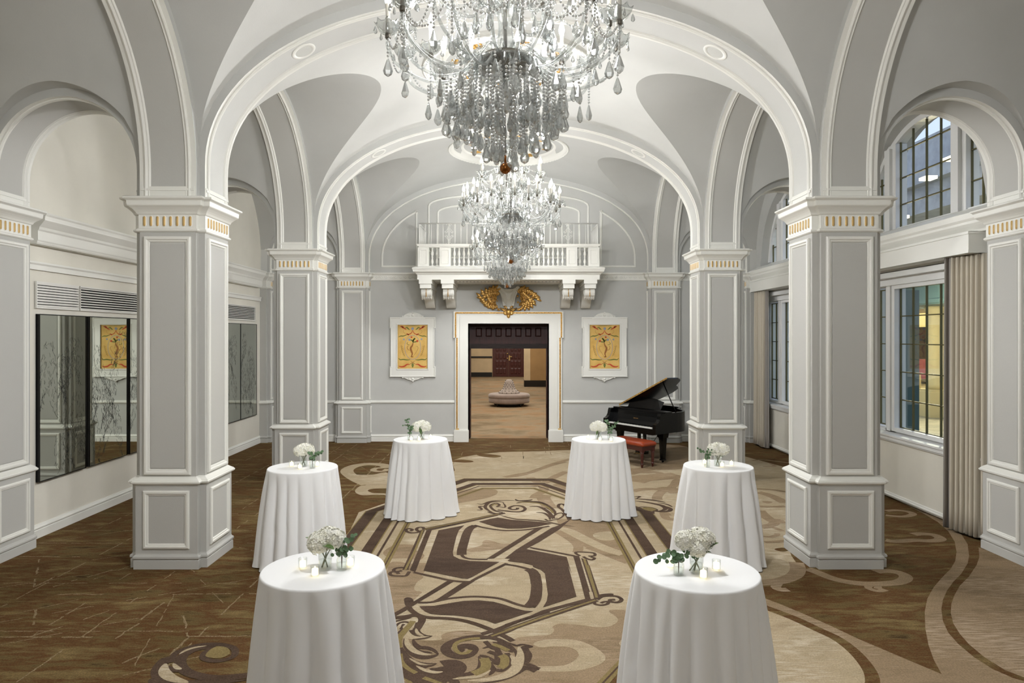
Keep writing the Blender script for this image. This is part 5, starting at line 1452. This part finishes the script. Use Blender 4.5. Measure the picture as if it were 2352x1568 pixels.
bn = thing('piano_bench', 'dark mahogany piano bench with an orange brown leather seat', 'bench', (2.45, 13.52, 0), math.radians(-55))
cu = MB()
def rr_(w, d, r_, z, n=5):
    o = []
    for cx, cy, a0 in ((w - r_, d - r_, 0), (-w + r_, d - r_, pi / 2), (-w + r_, -d + r_, pi), (w - r_, -d + r_, 3 * pi / 2)):
        for i in range(n): o.append((cx + r_ * cos(a0 + pi / 2 * i / (n - 1)), cy + r_ * sin(a0 + pi / 2 * i / (n - 1)), z))
    return o
cu.rings([rr_(.455, .19, .03, .415), rr_(.47, .205, .04, .43), rr_(.475, .21, .05, .455), rr_(.465, .20, .06, .482), rr_(.43, .17, .07, .499), rr_(.3, .10, .06, .506)], 0, True, True, True)
cu.build('seat_cushion', M['leather'], bn)
mb = MB(); mb.box(-.45, .45, -.185, .185, .395, .415); mb.box(-.42, .42, -.17, -.15, .325, .4); mb.box(-.42, .42, .15, .17, .325, .4); mb.box(-.43, -.41, -.16, .16, .325, .4); mb.box(.41, .43, -.16, .16, .325, .4); mb.build('apron', M['mahog'], bn)
for x in (-.405, .405):
    for y in (-.145, .145):
        mb = MB(); taper(mb, x, y, .30, .40, .032, .032)
        mb.lathe([(.012, 0), (.020, .01), (.020, .045), (.028, .06), (.030, .075), (.022, .085), (.026, .10), (.034, .28), (.036, .30)], 12, (x, y, 0)); mb.build('leg', M['mahog'], bn)

# ============================================================ MIRRORS AND AIR GRILLES ON THE LEFT WALL
MG = 'etched mirror panels on the left wall'
def mirror(label, yc, seed):
    w, z0, z1 = .475, .70, 2.81
    t = thing('etched_mirror', label, 'mirror', (-WX, yc, z0), group=MG); h = z1 - z0
    f = MB(); f.box(.012, .05, -w, -w + .012, 0, h); f.box(.012, .05, w - .012, w, 0, h); f.box(.012, .05, -w + .012, w - .012, 0, .012); f.box(.012, .05, -w + .012, w - .012, h - .012, h); f.box(.001, .02, -w, w, 0, h)
    f.build('black_frame', M['black'], t)
    g = MB(); X = .046; g.add([(X, -w + .01, .01), (X, w - .01, .01), (X, w - .01, h - .01), (X, -w + .01, h - .01)], [(0, 1, 2, 3)], 0)
    rr = random.Random(seed)
    def sk(p, wd):
        p = [(min(w - .02, max(-w + .02, a)), min(h - .02, max(.02, b))) for a, b in p]
        a, b = ribbon2(p, wd); n = len(p)
        g.add([(X + .0008, *q) for q in a] + [(X + .0008, *q) for q in b], [(n + i, n + i + 1, i + 1, i) for i in range(n - 1)], 1)
    # trailing foliage: clusters of short hooked lines hanging along bent spines
    for c in range(11):
        y0 = rr.uniform(-w + .08, w - .08); zz = rr.uniform(.5, h - .12); ln = rr.uniform(.5, .95); bend = rr.uniform(-.35, .35); wd = rr.uniform(.09, .17)
        n = 70
        for i in range(n):
            u = rr.random(); y = y0 + bend * u * u + rr.uniform(-1, 1) * wd * sin(pi * min(1, u + .15)) ; z = zz - ln * u
            a = -pi / 2 + rr.uniform(-.8, .8); l = rr.uniform(.02, .075); cv = rr.uniform(-1.2, 1.2)
            p = []; cx, cz = y, z
            for k in range(5):
                p.append((cx, cz)); cx += cos(a) * l / 4; cz += sin(a) * l / 4; a += cv / 4
            sk(p, .0013)
        for sg in (-1, 1):
            p = [(y0 + bend * u * u + sg * wd * sin(pi * min(1, u + .15)) + rr.uniform(-.012, .012), zz - ln * u) for u in [i / 26 for i in range(27)]]
            for k in range(0, 24, 5): sk(p[k:k + 4], .0015)
    g.build('mirror_glass', [M['mirror'], M['etch']], t)
    return t
mirror('tall etched mirror nearest the camera, first of three on the left wall', 9.02, 1)
mirror('tall etched mirror reflecting the gilt painting, between the nearest mirror and the pillar', 10.04, 2)
mirror('tall etched mirror partly hidden by the near left pillar', 11.06, 3)
mirror('etched mirror showing just right of the near left pillar', 14.49, 4)
mirror('etched mirror farthest along the left wall', 15.45, 5)
GG = 'louvred air grilles above the mirrors'
def grille(label, y0, y1, dk):
    t = thing('air_grille', label, 'vent', (-WX, (y0 + y1) / 2, 2.90), group=GG); h = (y1 - y0) / 2
    b_ = MB(); b_.box(.001, .004, -h, h, 0, .30); b_.build('dark_backing', M['dark'], t)
    f = MB(); f.box(0.001, .03, -h, h, -.02, .0); f.box(.001, .03, -h, h, .30, .32); f.box(.001, .03, -h, -h + .015, 0, .3); f.box(.001, .03, h - .015, h, 0, .3); f.build('frame', M['grille'], t)
    l = MB()
    for i in range(9):
        z = .002 + .0345 * i; th = .024 if not dk else .015
        l.box(.006, .028, -h + .01, h - .01, z, z + th)
    l.build('louvres', M['grille'], t)
grille('pale louvred air grille above the nearest mirror', 8.52, 9.37, False)
grille('darker louvred air grille above the mirrors, beside the near left pillar', 9.39, 11.55, True)
grille('louvred air grille above the far mirrors', 13.9, 15.9, True)

# ============================================================ CURTAINS
def curtain(label, X, y0, y1, zb, zt_, lining_far, seed, slant):
    t = thing('curtain', label, 'curtain', (X, (y0 + y1) / 2, 0)); rr = random.Random(seed); h = (y1 - y0) / 2
    def sheet(ya, yb, amp, nf, x0):
        n = nf * 10; top, bot = [], []; ph = [rr.uniform(.4, 1.35) for _ in range(nf + 2)]
        def P(i, f):
            u = i / n; a = ph[int(u * nf)]
            return (x0 + slant * (ya + (yb - ya) * u) / h + amp * f * a * cos(2 * pi * u * nf), ya + (yb - ya) * u + .012 * f * sin(4 * pi * u * nf))
        rs = []
        for j in range(13):
            q = j / 12; z = zt_ + (zb - zt_) * q; f = .55 + .45 * q
            fr = [P(i, f) for i in range(n + 1)]
            rs.append([(x, y, z) for x, y in fr] + [(x - .004, y, z) for x, y in fr[::-1]])
        m = MB(); m.rings(rs, 0, True, True, True); return m
    w = .11
    if lining_far:
        sheet(-h, h - w, .045, 7, 0).build('beige_drape', M['curtain'], t); sheet(h - w, h, .04, 2, .02).build('grey_lining', M['lining'], t)
    else:
        sheet(-h + w, h, .045, 6, 0).build('beige_drape', M['curtain'], t); sheet(-h, -h + w, .04, 2, .02).build('grey_lining', M['lining'], t)
curtain('wide beige curtain with grey lining at the right wall pilaster', 5.80, 8.39, 8.99, .03, 3.555, True, 1, -.07)
curtain('narrow beige curtain at the far end of the right wall', 5.77, 15.25, 16.0, .03, 3.555, False, 2, .0)

# ============================================================ SPEAKERS AND ROSETTES OVERHEAD
SG = 'round speakers set in the arch soffits'
def arch_at(x):
    z = sup(x, **NAVE); e = .01; s = (sup(x + e, **NAVE) - sup(x - e, **NAVE)) / (2 * e); return z, math.atan(s)
for x, y, lab in ((-2.35, PY[0], 'round ceiling speaker in the nearest arch, left of the chandelier'), (2.37, PY[0], 'round ceiling speaker in the nearest arch, right of the chandelier'),
                  (-2.33, PY[1], 'round ceiling speaker in the second arch, left side'), (2.33, PY[1], 'round ceiling speaker in the second arch, right side')):
    z, a = arch_at(x)
    t = thing('ceiling_speaker', lab, 'speaker', (x, y, z), group=SG); t.rotation_euler = (0, -a, 0)
    m = MB(); m.lathe([(.145, .012), (.145, -.002), (.138, -.005), (.10, -.005), (.098, .0)], 32); m.build('rim', M['trim'], t)
    m = MB(); m.lathe([(.10, -.003), (.05, -.004), (.001, -.0045)], 28, cap=False); m.build('grille', M['speaker'], t)
RG = 'ceiling rosettes above the chandeliers'
for y, lab in ((14.3, 'round moulded ceiling rosette above the farthest chandelier'), (10.04, 'round moulded ceiling rosette behind the nearest chandelier')):
    t = thing('ceiling_rosette', lab, 'ceiling rosette', (0, y, 6.40), group=RG)
    m = MB(); m.lathe([(1.27, .20), (1.30, .10), (1.30, .05), (1.27, .02), (1.22, .0), (1.17, .03), (1.10, .06), (1.00, .07), (.96, .06), (.93, .08), (.90, .11), (.2, .12), (.001, .12)], 72, cap=False)
    m.build('moulded_ring', M['trim'], t)
    m = MB(); m.tube([(1.245 * cos(2 * pi * i / 270), 1.245 * sin(2 * pi * i / 270), .012) for i in range(271)], [.010 + .014 * abs(sin(pi * i / 3)) for i in range(271)], 6)
    m.build('beaded_edge', M['trim'], t)
    for i in range(8):
        a = 2 * pi * (i + .3) / 8; m = MB()
        for k in range(9):
            aa = a + (k - 4) * .022; r_ = .78 + .06 * (k % 3); m.ball((r_ * cos(aa), r_ * sin(aa), .11), .04, 0, 7, 5, (1, 1, .6))
        m.build('gilded_ornament', M['gold'], t)
# ============================================================ CHANDELIERS (local z = 0 at the bottom ball)
def drop_mesh(name, h, w):
    m = MB(); m.lathe([(.0012, 0), (.0012, -.006), (w * .25, -.10 * h), (w * .62, -.38 * h), (w, -.68 * h), (w * .78, -.88 * h), (w * .3, -.97 * h), (.001, -h)], 6, (0, 0, 0), 0, False, False)
    for i in range(len(m.v)): m.v[i] = (m.v[i][0], m.v[i][1] * .6, m.v[i][2])
    me = bpy.data.meshes.new(name); me.from_pydata(m.v, [], m.f); me.materials.append(M['drop']); return me
def bead_chain(mb, path, r, step):
    L_ = 0; P = [Vector(p) for p in path]; seg = [(P[i + 1] - P[i]).length for i in range(len(P) - 1)]; tot = sum(seg); k = max(2, int(tot / step)); acc = 0; si = 0
    for i in range(k):
        d = tot * (i + .5) / k
        while si < len(seg) - 1 and acc + seg[si] < d: acc += seg[si]; si += 1
        p = P[si].lerp(P[si + 1], (d - acc) / max(1e-6, seg[si]))
        mb.lathe([(.0008, -r), (r * .7, -.62 * r), (r, 0), (r * .7, .62 * r), (.0008, r)], 6, tuple(p), 0, False, False, ph=i * .7)
DR = dict(big=drop_mesh('crystal_pendant', .115, .030), mid=drop_mesh('crystal_pendant', .085, .022), small=drop_mesh('crystal_pendant', .05, .013))
ARMS = [(12, .72, .80, .62, 0.13), (12, .64, .88, .70, .13 + pi / 12), (8, .46, 1.22, .98, .2)]   # count, radius, pan height, hub height, phase
def make_chandelier(label, loc, group):
    t = thing('chandelier', label, 'chandelier', loc, group=group)
    rr = random.Random(11)
    m = MB(); m.ball((0, 0, 0), .036, 0, 14, 10); m.tube([(0, 0, .03), (0, 0, .08)], .008, 6); m.build('amber_finial', M['amber'], t)
    m = MB()
    m.lathe([(.02, .5), (.035, .55), (.03, .62), (.055, .68), (.075, .74), (.05, .80), (.042, .9), (.06, 1.0), (.085, 1.06), (.05, 1.12), (.038, 1.22), (.055, 1.34), (.07, 1.40), (.045, 1.47), (.035, 1.6), (.06, 1.72), (.03, 1.8), (.02, 1.95)], 12, (0, 0, 0), 0, False, False)
    m.build('glass_stem', M['crystal'], t)
    m = MB(); m.tube([(0, 0, .56), (0, 0, 2.0)], .012, 8); m.tube([(0, 0, .06), (0, 0, .57)], .0025, 5); m.tube([(0, 0, 2.0), (0, 0, 2.90)], .02, 8)
    m.lathe([(.13, .655), (.15, .665), (.15, .69), (.05, .70)], 24); m.lathe([(.02, 2.8), (.10, 2.82), (.13, 2.87), (.13, 2.9)], 20); m.build('metal_rod', M['chrome'], t)
    m = MB(); m.lathe([(.02, .565), (.10, .575), (.165, .60), (.20, .64), (.205, .652), (.195, .65), (.10, .59), (.02, .58)], 28, (0, 0, 0), 0, True, False); m.build('glass_bowl', M['crystald'], t)
    m = MB(); m.lathe([(.15, .60), (.17, .61), (.17, .618), (.03, .625)], 24); m.build('metal_plate', M['chrome'], t)
    m = MB(); m.lathe([(.03, 1.62), (.15, 1.66), (.21, 1.73), (.205, 1.735), (.14, 1.675), (.03, 1.635)], 24, (0, 0, 0), 0, True, False); m.build('glass_canopy', M['crystal'], t)
    me = None; pend = []; chains = []
    for cnt, ra, zp, zh, ph in ARMS:
        dipr, dipz = ra * .66, zp - .30
        path = catmull([(.05, 0, zh), (.16, 0, zh + .03), (ra * .42, 0, (zh + dipz) / 2 - .02), (dipr, 0, dipz + .02), (ra * .90, 0, zp - .20), (ra, 0, zp - .09), (ra, 0, zp - .02)], 5)
        am = MB(); am.tube(path, .0105, 7); 
        ame = None; pan_me = slv_me = blb_me = cup_me = None
        for i in range(cnt):
            a = ph + 2 * pi * i / cnt
            if ame is None: o = am.build('arm', M['crystal'], t); ame = o.data
            else: o = mesh_obj('arm', ame, t)
            o.rotation_euler = (0, 0, a)
            if pan_me is None:
                p = MB(); n = 24
                pr = [(.012, -.012), (.035, -.004), (.055, .014), (.072, .042), (.078, .055), (.07, .045), (.05, .02), (.012, .0)]
                p.rings([[(r_ * (1 + .10 * cos(8 * 2 * pi * k / n) * (r_ / .078) ** 2) * cos(2 * pi * k / n), r_ * (1 + .10 * cos(8 * 2 * pi * k / n) * (r_ / .078) ** 2) * sin(2 * pi * k / n), z + .012 * cos(8 * 2 * pi * k / n) * (r_ / .078) ** 3) for k in range(n)] for r_, z in pr], 0, True, False, False)
                po = p.build('drip_pan', M['crystal'], o); pan_me = po.data
                c_ = MB(); c_.lathe([(.013, -.036), (.018, -.03), (.018, -.006), (.014, 0)], 10); co = c_.build('metal_cup', M['chrome'], o); cup_me = co.data
                s_ = MB(); s_.lathe([(.0135, 0), (.0135, .15), (.016, .165), (.018, .175), (.012, .18)], 12); so = s_.build('candle_sleeve', M['sleeve'], o); slv_me = so.data
                b_ = MB(); b_.lathe([(.012, .176), (.019, .192), (.0205, .208), (.017, .228), (.009, .25), (.003, .266), (.0006, .275)], 12); bo = b_.build('bulb', M['bulb'], o); blb_me = bo.data
            else:
                po = mesh_obj('drip_pan', pan_me, o); co = mesh_obj('metal_cup', cup_me, o); so = mesh_obj('candle_sleeve', slv_me, o); bo = mesh_obj('bulb', blb_me, o)
            for q in (po, co, so, bo): q.location = (ra, 0, zp)
            # drops round the pan, longer drop from the cup
            for k in range(5):
                b = a + 2 * pi * k / 5 + .3; x, y = ra * cos(a) + .078 * cos(b), ra * sin(a) + .078 * sin(b)
                pend.append((x, y, zp + .03, 'small', b))
            x, y = ra * cos(a), ra * sin(a); l = rr.uniform(.10, .22)
            chains.append(([(x, y, zp - .04), (x, y, zp - .04 - l)], .0085, .019)); pend.append((x, y, zp - .04 - l, 'big', a))
            x, y = dipr * cos(a), dipr * sin(a); l = rr.uniform(.04, .12)
            chains.append(([(x, y, dipz), (x, y, dipz - l)], .0085, .019)); pend.append((x, y, dipz - l, 'big', a + 1))
            b = ph + 2 * pi * (i + 1) / cnt                       # garland to the next arm
            p0 = (ra * cos(a), ra * sin(a), zp - .02); p1 = (ra * cos(b), ra * sin(b), zp - .02); pm = ((p0[0] + p1[0]) / 2, (p0[1] + p1[1]) / 2, zp - .16)
            chains.append((catmull([p0, ((p0[0] + pm[0]) / 2, (p0[1] + pm[1]) / 2, zp - .12), pm, ((p1[0] + pm[0]) / 2, (p1[1] + pm[1]) / 2, zp - .12), p1], 3), .008, .021))
            if cnt == 8 or i % 2 == 0: chains.append(([(ra * cos(a), ra * sin(a), zp + .02), (ra * .55 * cos(a), ra * .55 * sin(a), zp + .12), (.10 * cos(a), .10 * sin(a), zp + .42)], .008, .021))
    # curtain of strands under the bowl
    for cnt, rad, zt_, zb in ((7, .06, .57, .09), (11, .12, .58, .14), (15, .19, .60, .18), (18, .26, .56, .22), (22, .31, .52, .24), (24, .37, .50, .30)):
        for i in range(cnt):
            a = 2 * pi * (i + rr.uniform(-.2, .2)) / cnt; x, y = rad * cos(a), rad * sin(a); zz = zb + rr.uniform(-.03, .08)
            chains.append(([(x, y, zt_), (x, y, zz)], .0095, .021)); pend.append((x, y, zz, 'mid' if i % 2 else 'big', a))
            if i % 2 == 0: pend.append((x, y, (zt_ + zz) / 2, 'big', a))
    for i in range(16):
        a = 2 * pi * i / 16; pend.append((.205 * cos(a), .205 * sin(a), .66, 'mid', a)); pend.append((.21 * cos(a), .21 * sin(a), 1.72, 'mid', a))
        chains.append(([(.2 * cos(a), .2 * sin(a), 1.7), (.1 * cos(a), .1 * sin(a), 1.45), (.16 * cos(a), .16 * sin(a), 1.30)], .008, .021))
    # strands and rings of beads that carry the loose drops between the tiers
    for cnt, rad, zt_, l in ((20, .30, .98, .14), (16, .22, 1.30, .12)):
        for i in range(cnt):
            a = 2 * pi * i / cnt; chains.append(([(rad * cos(a), rad * sin(a), zt_), (rad * cos(a), rad * sin(a), zt_ - l)], .0085, .02)); pend.append((rad * cos(a), rad * sin(a), zt_ - l, 'big', a))
    rank = {'big': 0, 'mid': 1, 'small': 2}
    pend.sort(key=lambda p: (rank[p[3]], p[1]))                  # the largest and nearest first
    for (x, y, z, k, a) in pend[:100]: mesh_obj('crystal_pendant', DR[k], t, (x, y, z), a)
    m = MB()
    for (x, y, z, k, a) in pend[100:]:
        me = DR[k]; ca, sa = cos(a), sin(a)
        m.add([(x + v.co.x * ca - v.co.y * sa, y + v.co.x * sa + v.co.y * ca, z + v.co.z) for v in me.vertices], [tuple(p.vertices) for p in me.polygons], 0, False)
    o = m.build('crystal_pendants', M['drop'], t); o['kind'] = 'stuff'
    chains.sort(key=lambda c: c[0][0][1])
    for path, r_, st in chains[:100]:
        m = MB(); bead_chain(m, path, r_, st); m.build('bead_strand', M['bead'], t)
    m = MB()
    for path, r_, st in chains[100:]: bead_chain(m, path, r_, st)
    o = m.build('bead_strands', M['bead'], t); o['kind'] = 'stuff'
    return t
CG = 'crystal chandeliers down the middle of the hall'
CH = [(-.02, 4.25, 3.575), (.035, 10.04, 3.63), (-.03, 14.3, 3.575)]
c1 = make_chandelier('large crystal chandelier nearest the camera, cut off by the top of the picture', CH[0], CG)
dup(c1, CH[1], .21, 'second crystal chandelier, hanging below the bottom ball of the nearest one', CG)
dup(c1, CH[2], .4, 'farthest crystal chandelier, low in front of the balcony', CG)
# ============================================================ OUTSIDE THE WINDOWS
def ext(name, label, cat, loc): return thing(name, label, cat, loc)
gz = -.2
g = MB(); g.box(6.6, 60, -10, 80, gz - .1, gz); g.box(15.6, 15.9, -10, 80, gz, gz + .12, 0); struct(g.build('floor_outside', M['asphalt']))
for i, (x, y, lab) in enumerate(((14.65, 23.4, 'pale yellow round column on a square base outside the near window'), (19.5, 33.6, 'second pale column outside, farther from the window'))):
    t = ext('outdoor_column', lab, 'column', (x, y, gz))
    m = MB(); m.box(-.5, .5, -.5, .5, 0, .85); m.box(-.42, .42, -.42, .42, .85, .92); m.build('column_base', M['stonel'], t)
    m = MB(); m.lathe([(.30, .92), (.27, 1.1), (.25, 3.4), (.27, 3.55), (.34, 3.62), (.34, 3.75)], 20); m.build('column_shaft', M['stonel'], t)
m = MB(); m.box(13.5, 15.4, 5, 60, 3.55, 4.3, 0); m.box(13.45, 13.5, 5, 60, 3.6, 3.72, 0); m.box(13.45, 13.5, 5, 60, 4.15, 4.3, 0)
tag(m.build('canopy_beam', M['teal']), 'dark green beam of the entrance canopy seen through the near window', 'beam')
m = MB(); m.box(15.4, 30, 5, 60, 4.2, 4.4, 0); tag(m.build('canopy_roof', M['stonel']), 'lit underside of the entrance canopy outside', 'canopy')
for i in range(5):
    m = MB(); m.box(17.0, 18.6, 24 + 6 * i, 24.8 + 6 * i, 4.14, 4.19); tag(m.build('canopy_light', M['litwhite']), 'bright strip light number under the entrance canopy' if 0 else 'bright strip light under the entrance canopy', 'light', 'strip lights under the entrance canopy')
m = MB(); m.box(30, 31, 20, 80, gz, 4.2, 0); 
t = ext('outside_shopfront', 'warm lit shopfront across the driveway', 'building', (30, 50, gz)); m.xform(Matrix.Translation((-30, -50, -gz)))
m.build('lit_wall', M['litwarm'], t)
for i in range(9):
    q = MB(); q.box(-.15, -.01, -27 + 6.2 * i, -24.4 + 6.2 * i, .2, 2.6 if i % 2 else 3.4); q.build('dark_shop_window', M['darkwood'], t)
q = MB(); q.box(-.2, -.02, -30, 30, .95, 1.08); q.build('red_counter_light', M['litred'], t)
m = MB(); m.box(8.4, 8.6, 14.4, 27, gz, 3.5); m.box(8.36, 8.64, 14.36, 14.5, gz, 3.5); tag(m.build('outside_screen', M['teal']), 'dark green porch screen just outside the windows', 'screen')
t = ext('parked_car', 'red car parked across the driveway, seen through the near window', 'car', (24.5, 38.6, gz))
m = MB(); pr = [(-2.1, .3), (-2.1, .75), (-1.2, .9), (-.7, 1.4), (.9, 1.42), (1.5, .95), (2.1, .85), (2.15, .3)]
m.add([(-.85, a, b) for a, b in pr] + [(.85, a, b) for a, b in pr], [tuple(range(8)), tuple(range(15, 7, -1))] + [(i, (i + 1) % 8, (i + 1) % 8 + 8, i + 8) for i in range(8)], 0); m.build('body', M['tail'], t)
m = MB(); m.box(-.87, .87, -2.13, -2.09, .6, .75); m.build('tail_light', M['litred'], t)
for a in (-1.35, 1.35):
    for s_ in (-.86, .86):
        m = MB(); m.tube([(s_ - .08, a, .32), (s_ + .08, a, .32)], .32, 14); m.build('wheel', M['blackm'], t)
t = ext('exterior_building', 'grey concrete building with a gable seen through the arched window', 'building', (0, 0, gz))
m = MB(); m.box(19, 24, 26, 70, 8.4, 11.8, 0); m.box(18.5, 19, 26, 70, 9.6, 10.2, 0); m.build('upper_wall', M['stoneg'], t)
m = MB(); gab = [(20.5, 6.0), (27.0, 6.0), (27.0, 6.8), (23.8, 9.0), (20.5, 6.8)]
m.add([(12.6, a + 4, b) for a, b in gab] + [(13.2, a + 4, b) for a, b in gab], [tuple(range(5)), (9, 8, 7, 6, 5)] + [(i, (i + 1) % 5, (i + 1) % 5 + 5, i + 5) for i in range(5)], 0); m.build('gable', M['stoneg'], t)
for i, (x, y, z) in enumerate(((14.6, 22.5, 8.6), (15.0, 24.5, 8.4), (14.4, 25.2, 7.1))):
    m = MB(); m.box(x, x + .4, y, y + .45, z, z + .10); m.build('wall_lamp', M['litwhite'], t)

# ============================================================ LIGHTS
def point(name, loc, power, rad=.12, col=(.985, .99, 1.0), smooth=20.0):
    l = bpy.data.lights.new(name, 'POINT'); l.energy = power; l.shadow_soft_size = rad; l.color = col
    if smooth:
        l.use_nodes = True; nt_ = l.node_tree; fo = nt_.nodes.new('ShaderNodeLightFalloff'); fo.inputs[0].default_value = 1.0; fo.inputs[1].default_value = smooth
        nt_.links.new(fo.outputs['Quadratic'], nt_.nodes['Emission'].inputs['Strength'])
    o = bpy.data.objects.new(name, l); C.objects.link(o); o.location = loc; return o
def area(name, loc, size, power, rot=(0, 0, 0), col=(1, .95, .88)):
    l = bpy.data.lights.new(name, 'AREA'); l.shape = 'RECTANGLE'; l.size, l.size_y = size; l.energy = power; l.color = col
    o = bpy.data.objects.new(name, l); C.objects.link(o); o.location = loc; o.rotation_euler = rot; return o
PWR = 1.0
for (x, y, z), g_ in zip(CH, (1.0, 1.0, .72)):
    for k in range(2):
        a = .4 + pi * k; point('chandelier_and_fill_lamp', (x + .42 * cos(a), y + .42 * sin(a), z + .82), 585 * g_ * PWR, .12)
for (x, y, z) in [(0, -1.6, 4.7)]:
    point('chandelier_and_fill_lamp', (x, y, z), 210 * PWR, .5)  # fill lamp added behind the camera, with no fixture around it
# unseen lamps added beside the camera to fill the aisles
for sx in (-1, 1):
    point('aisle_fill_light', (sx * 4.9, .5, 4.6), 42 * PWR, .35, (1, .99, .97))
# lobby ceiling lights
for y in (22.5, 35.5): area('lobby_light', (0, y, 3.85), (5, 11), 420, (0, 0, 0), (1, .93, .84))
# lamps under the entrance canopy, and one added in front of it
point('canopy_and_fill_lamp', (12.2, 20.5, 3.2), 420, .3, (1, .88, .6), 0)  # added to light the near side of the column
point('canopy_and_fill_lamp', (16.5, 24.5, 3.4), 900, .3, (1, .86, .55), 0); point('canopy_and_fill_lamp', (20.5, 35, 3.4), 1300, .3, (1, .86, .55), 0)
point('building_fill_light', (13.0, 20.0, 7.5), 2200, .3, (1, .92, .72), 0)  # unseen lamp added to brighten the grey building

w = bpy.data.worlds.new('dusk'); sc.world = w; w.use_nodes = True
nt = w.node_tree; bg = nt.nodes['Background']; bg.inputs[0].default_value = lin((186, 200, 226)); bg.inputs[1].default_value = 1.6

# ============================================================ CAMERA AND RENDER LOOK
cam = bpy.data.cameras.new('camera'); co = bpy.data.objects.new('camera', cam); C.objects.link(co)
cam.sensor_fit = 'HORIZONTAL'; cam.sensor_width = 36.0; cam.lens = FX / 2352 * 36.0
cam.shift_x = (1176 - VX) / 2352; cam.shift_y = (VY - 784) / 2352
cam.clip_start = .05; cam.clip_end = 300
co.location = (0, 0, HC); co.rotation_euler = (pi / 2, 0, 0); sc.camera = co
vs = sc.view_settings
sc.display_settings.display_device = 'sRGB'
vs.view_transform = 'Standard'; vs.look = 'None'; vs.gamma = 1.0; vs.use_curve_mapping = False
vs.exposure = 0.06
cy = sc.cycles
cy.max_bounces = 6; cy.diffuse_bounces = 4; cy.glossy_bounces = 3; cy.transmission_bounces = 4; cy.transparent_max_bounces = 24
cy.use_light_tree = False
cy.caustics_reflective = False; cy.caustics_refractive = False; cy.sample_clamp_indirect = 4.0
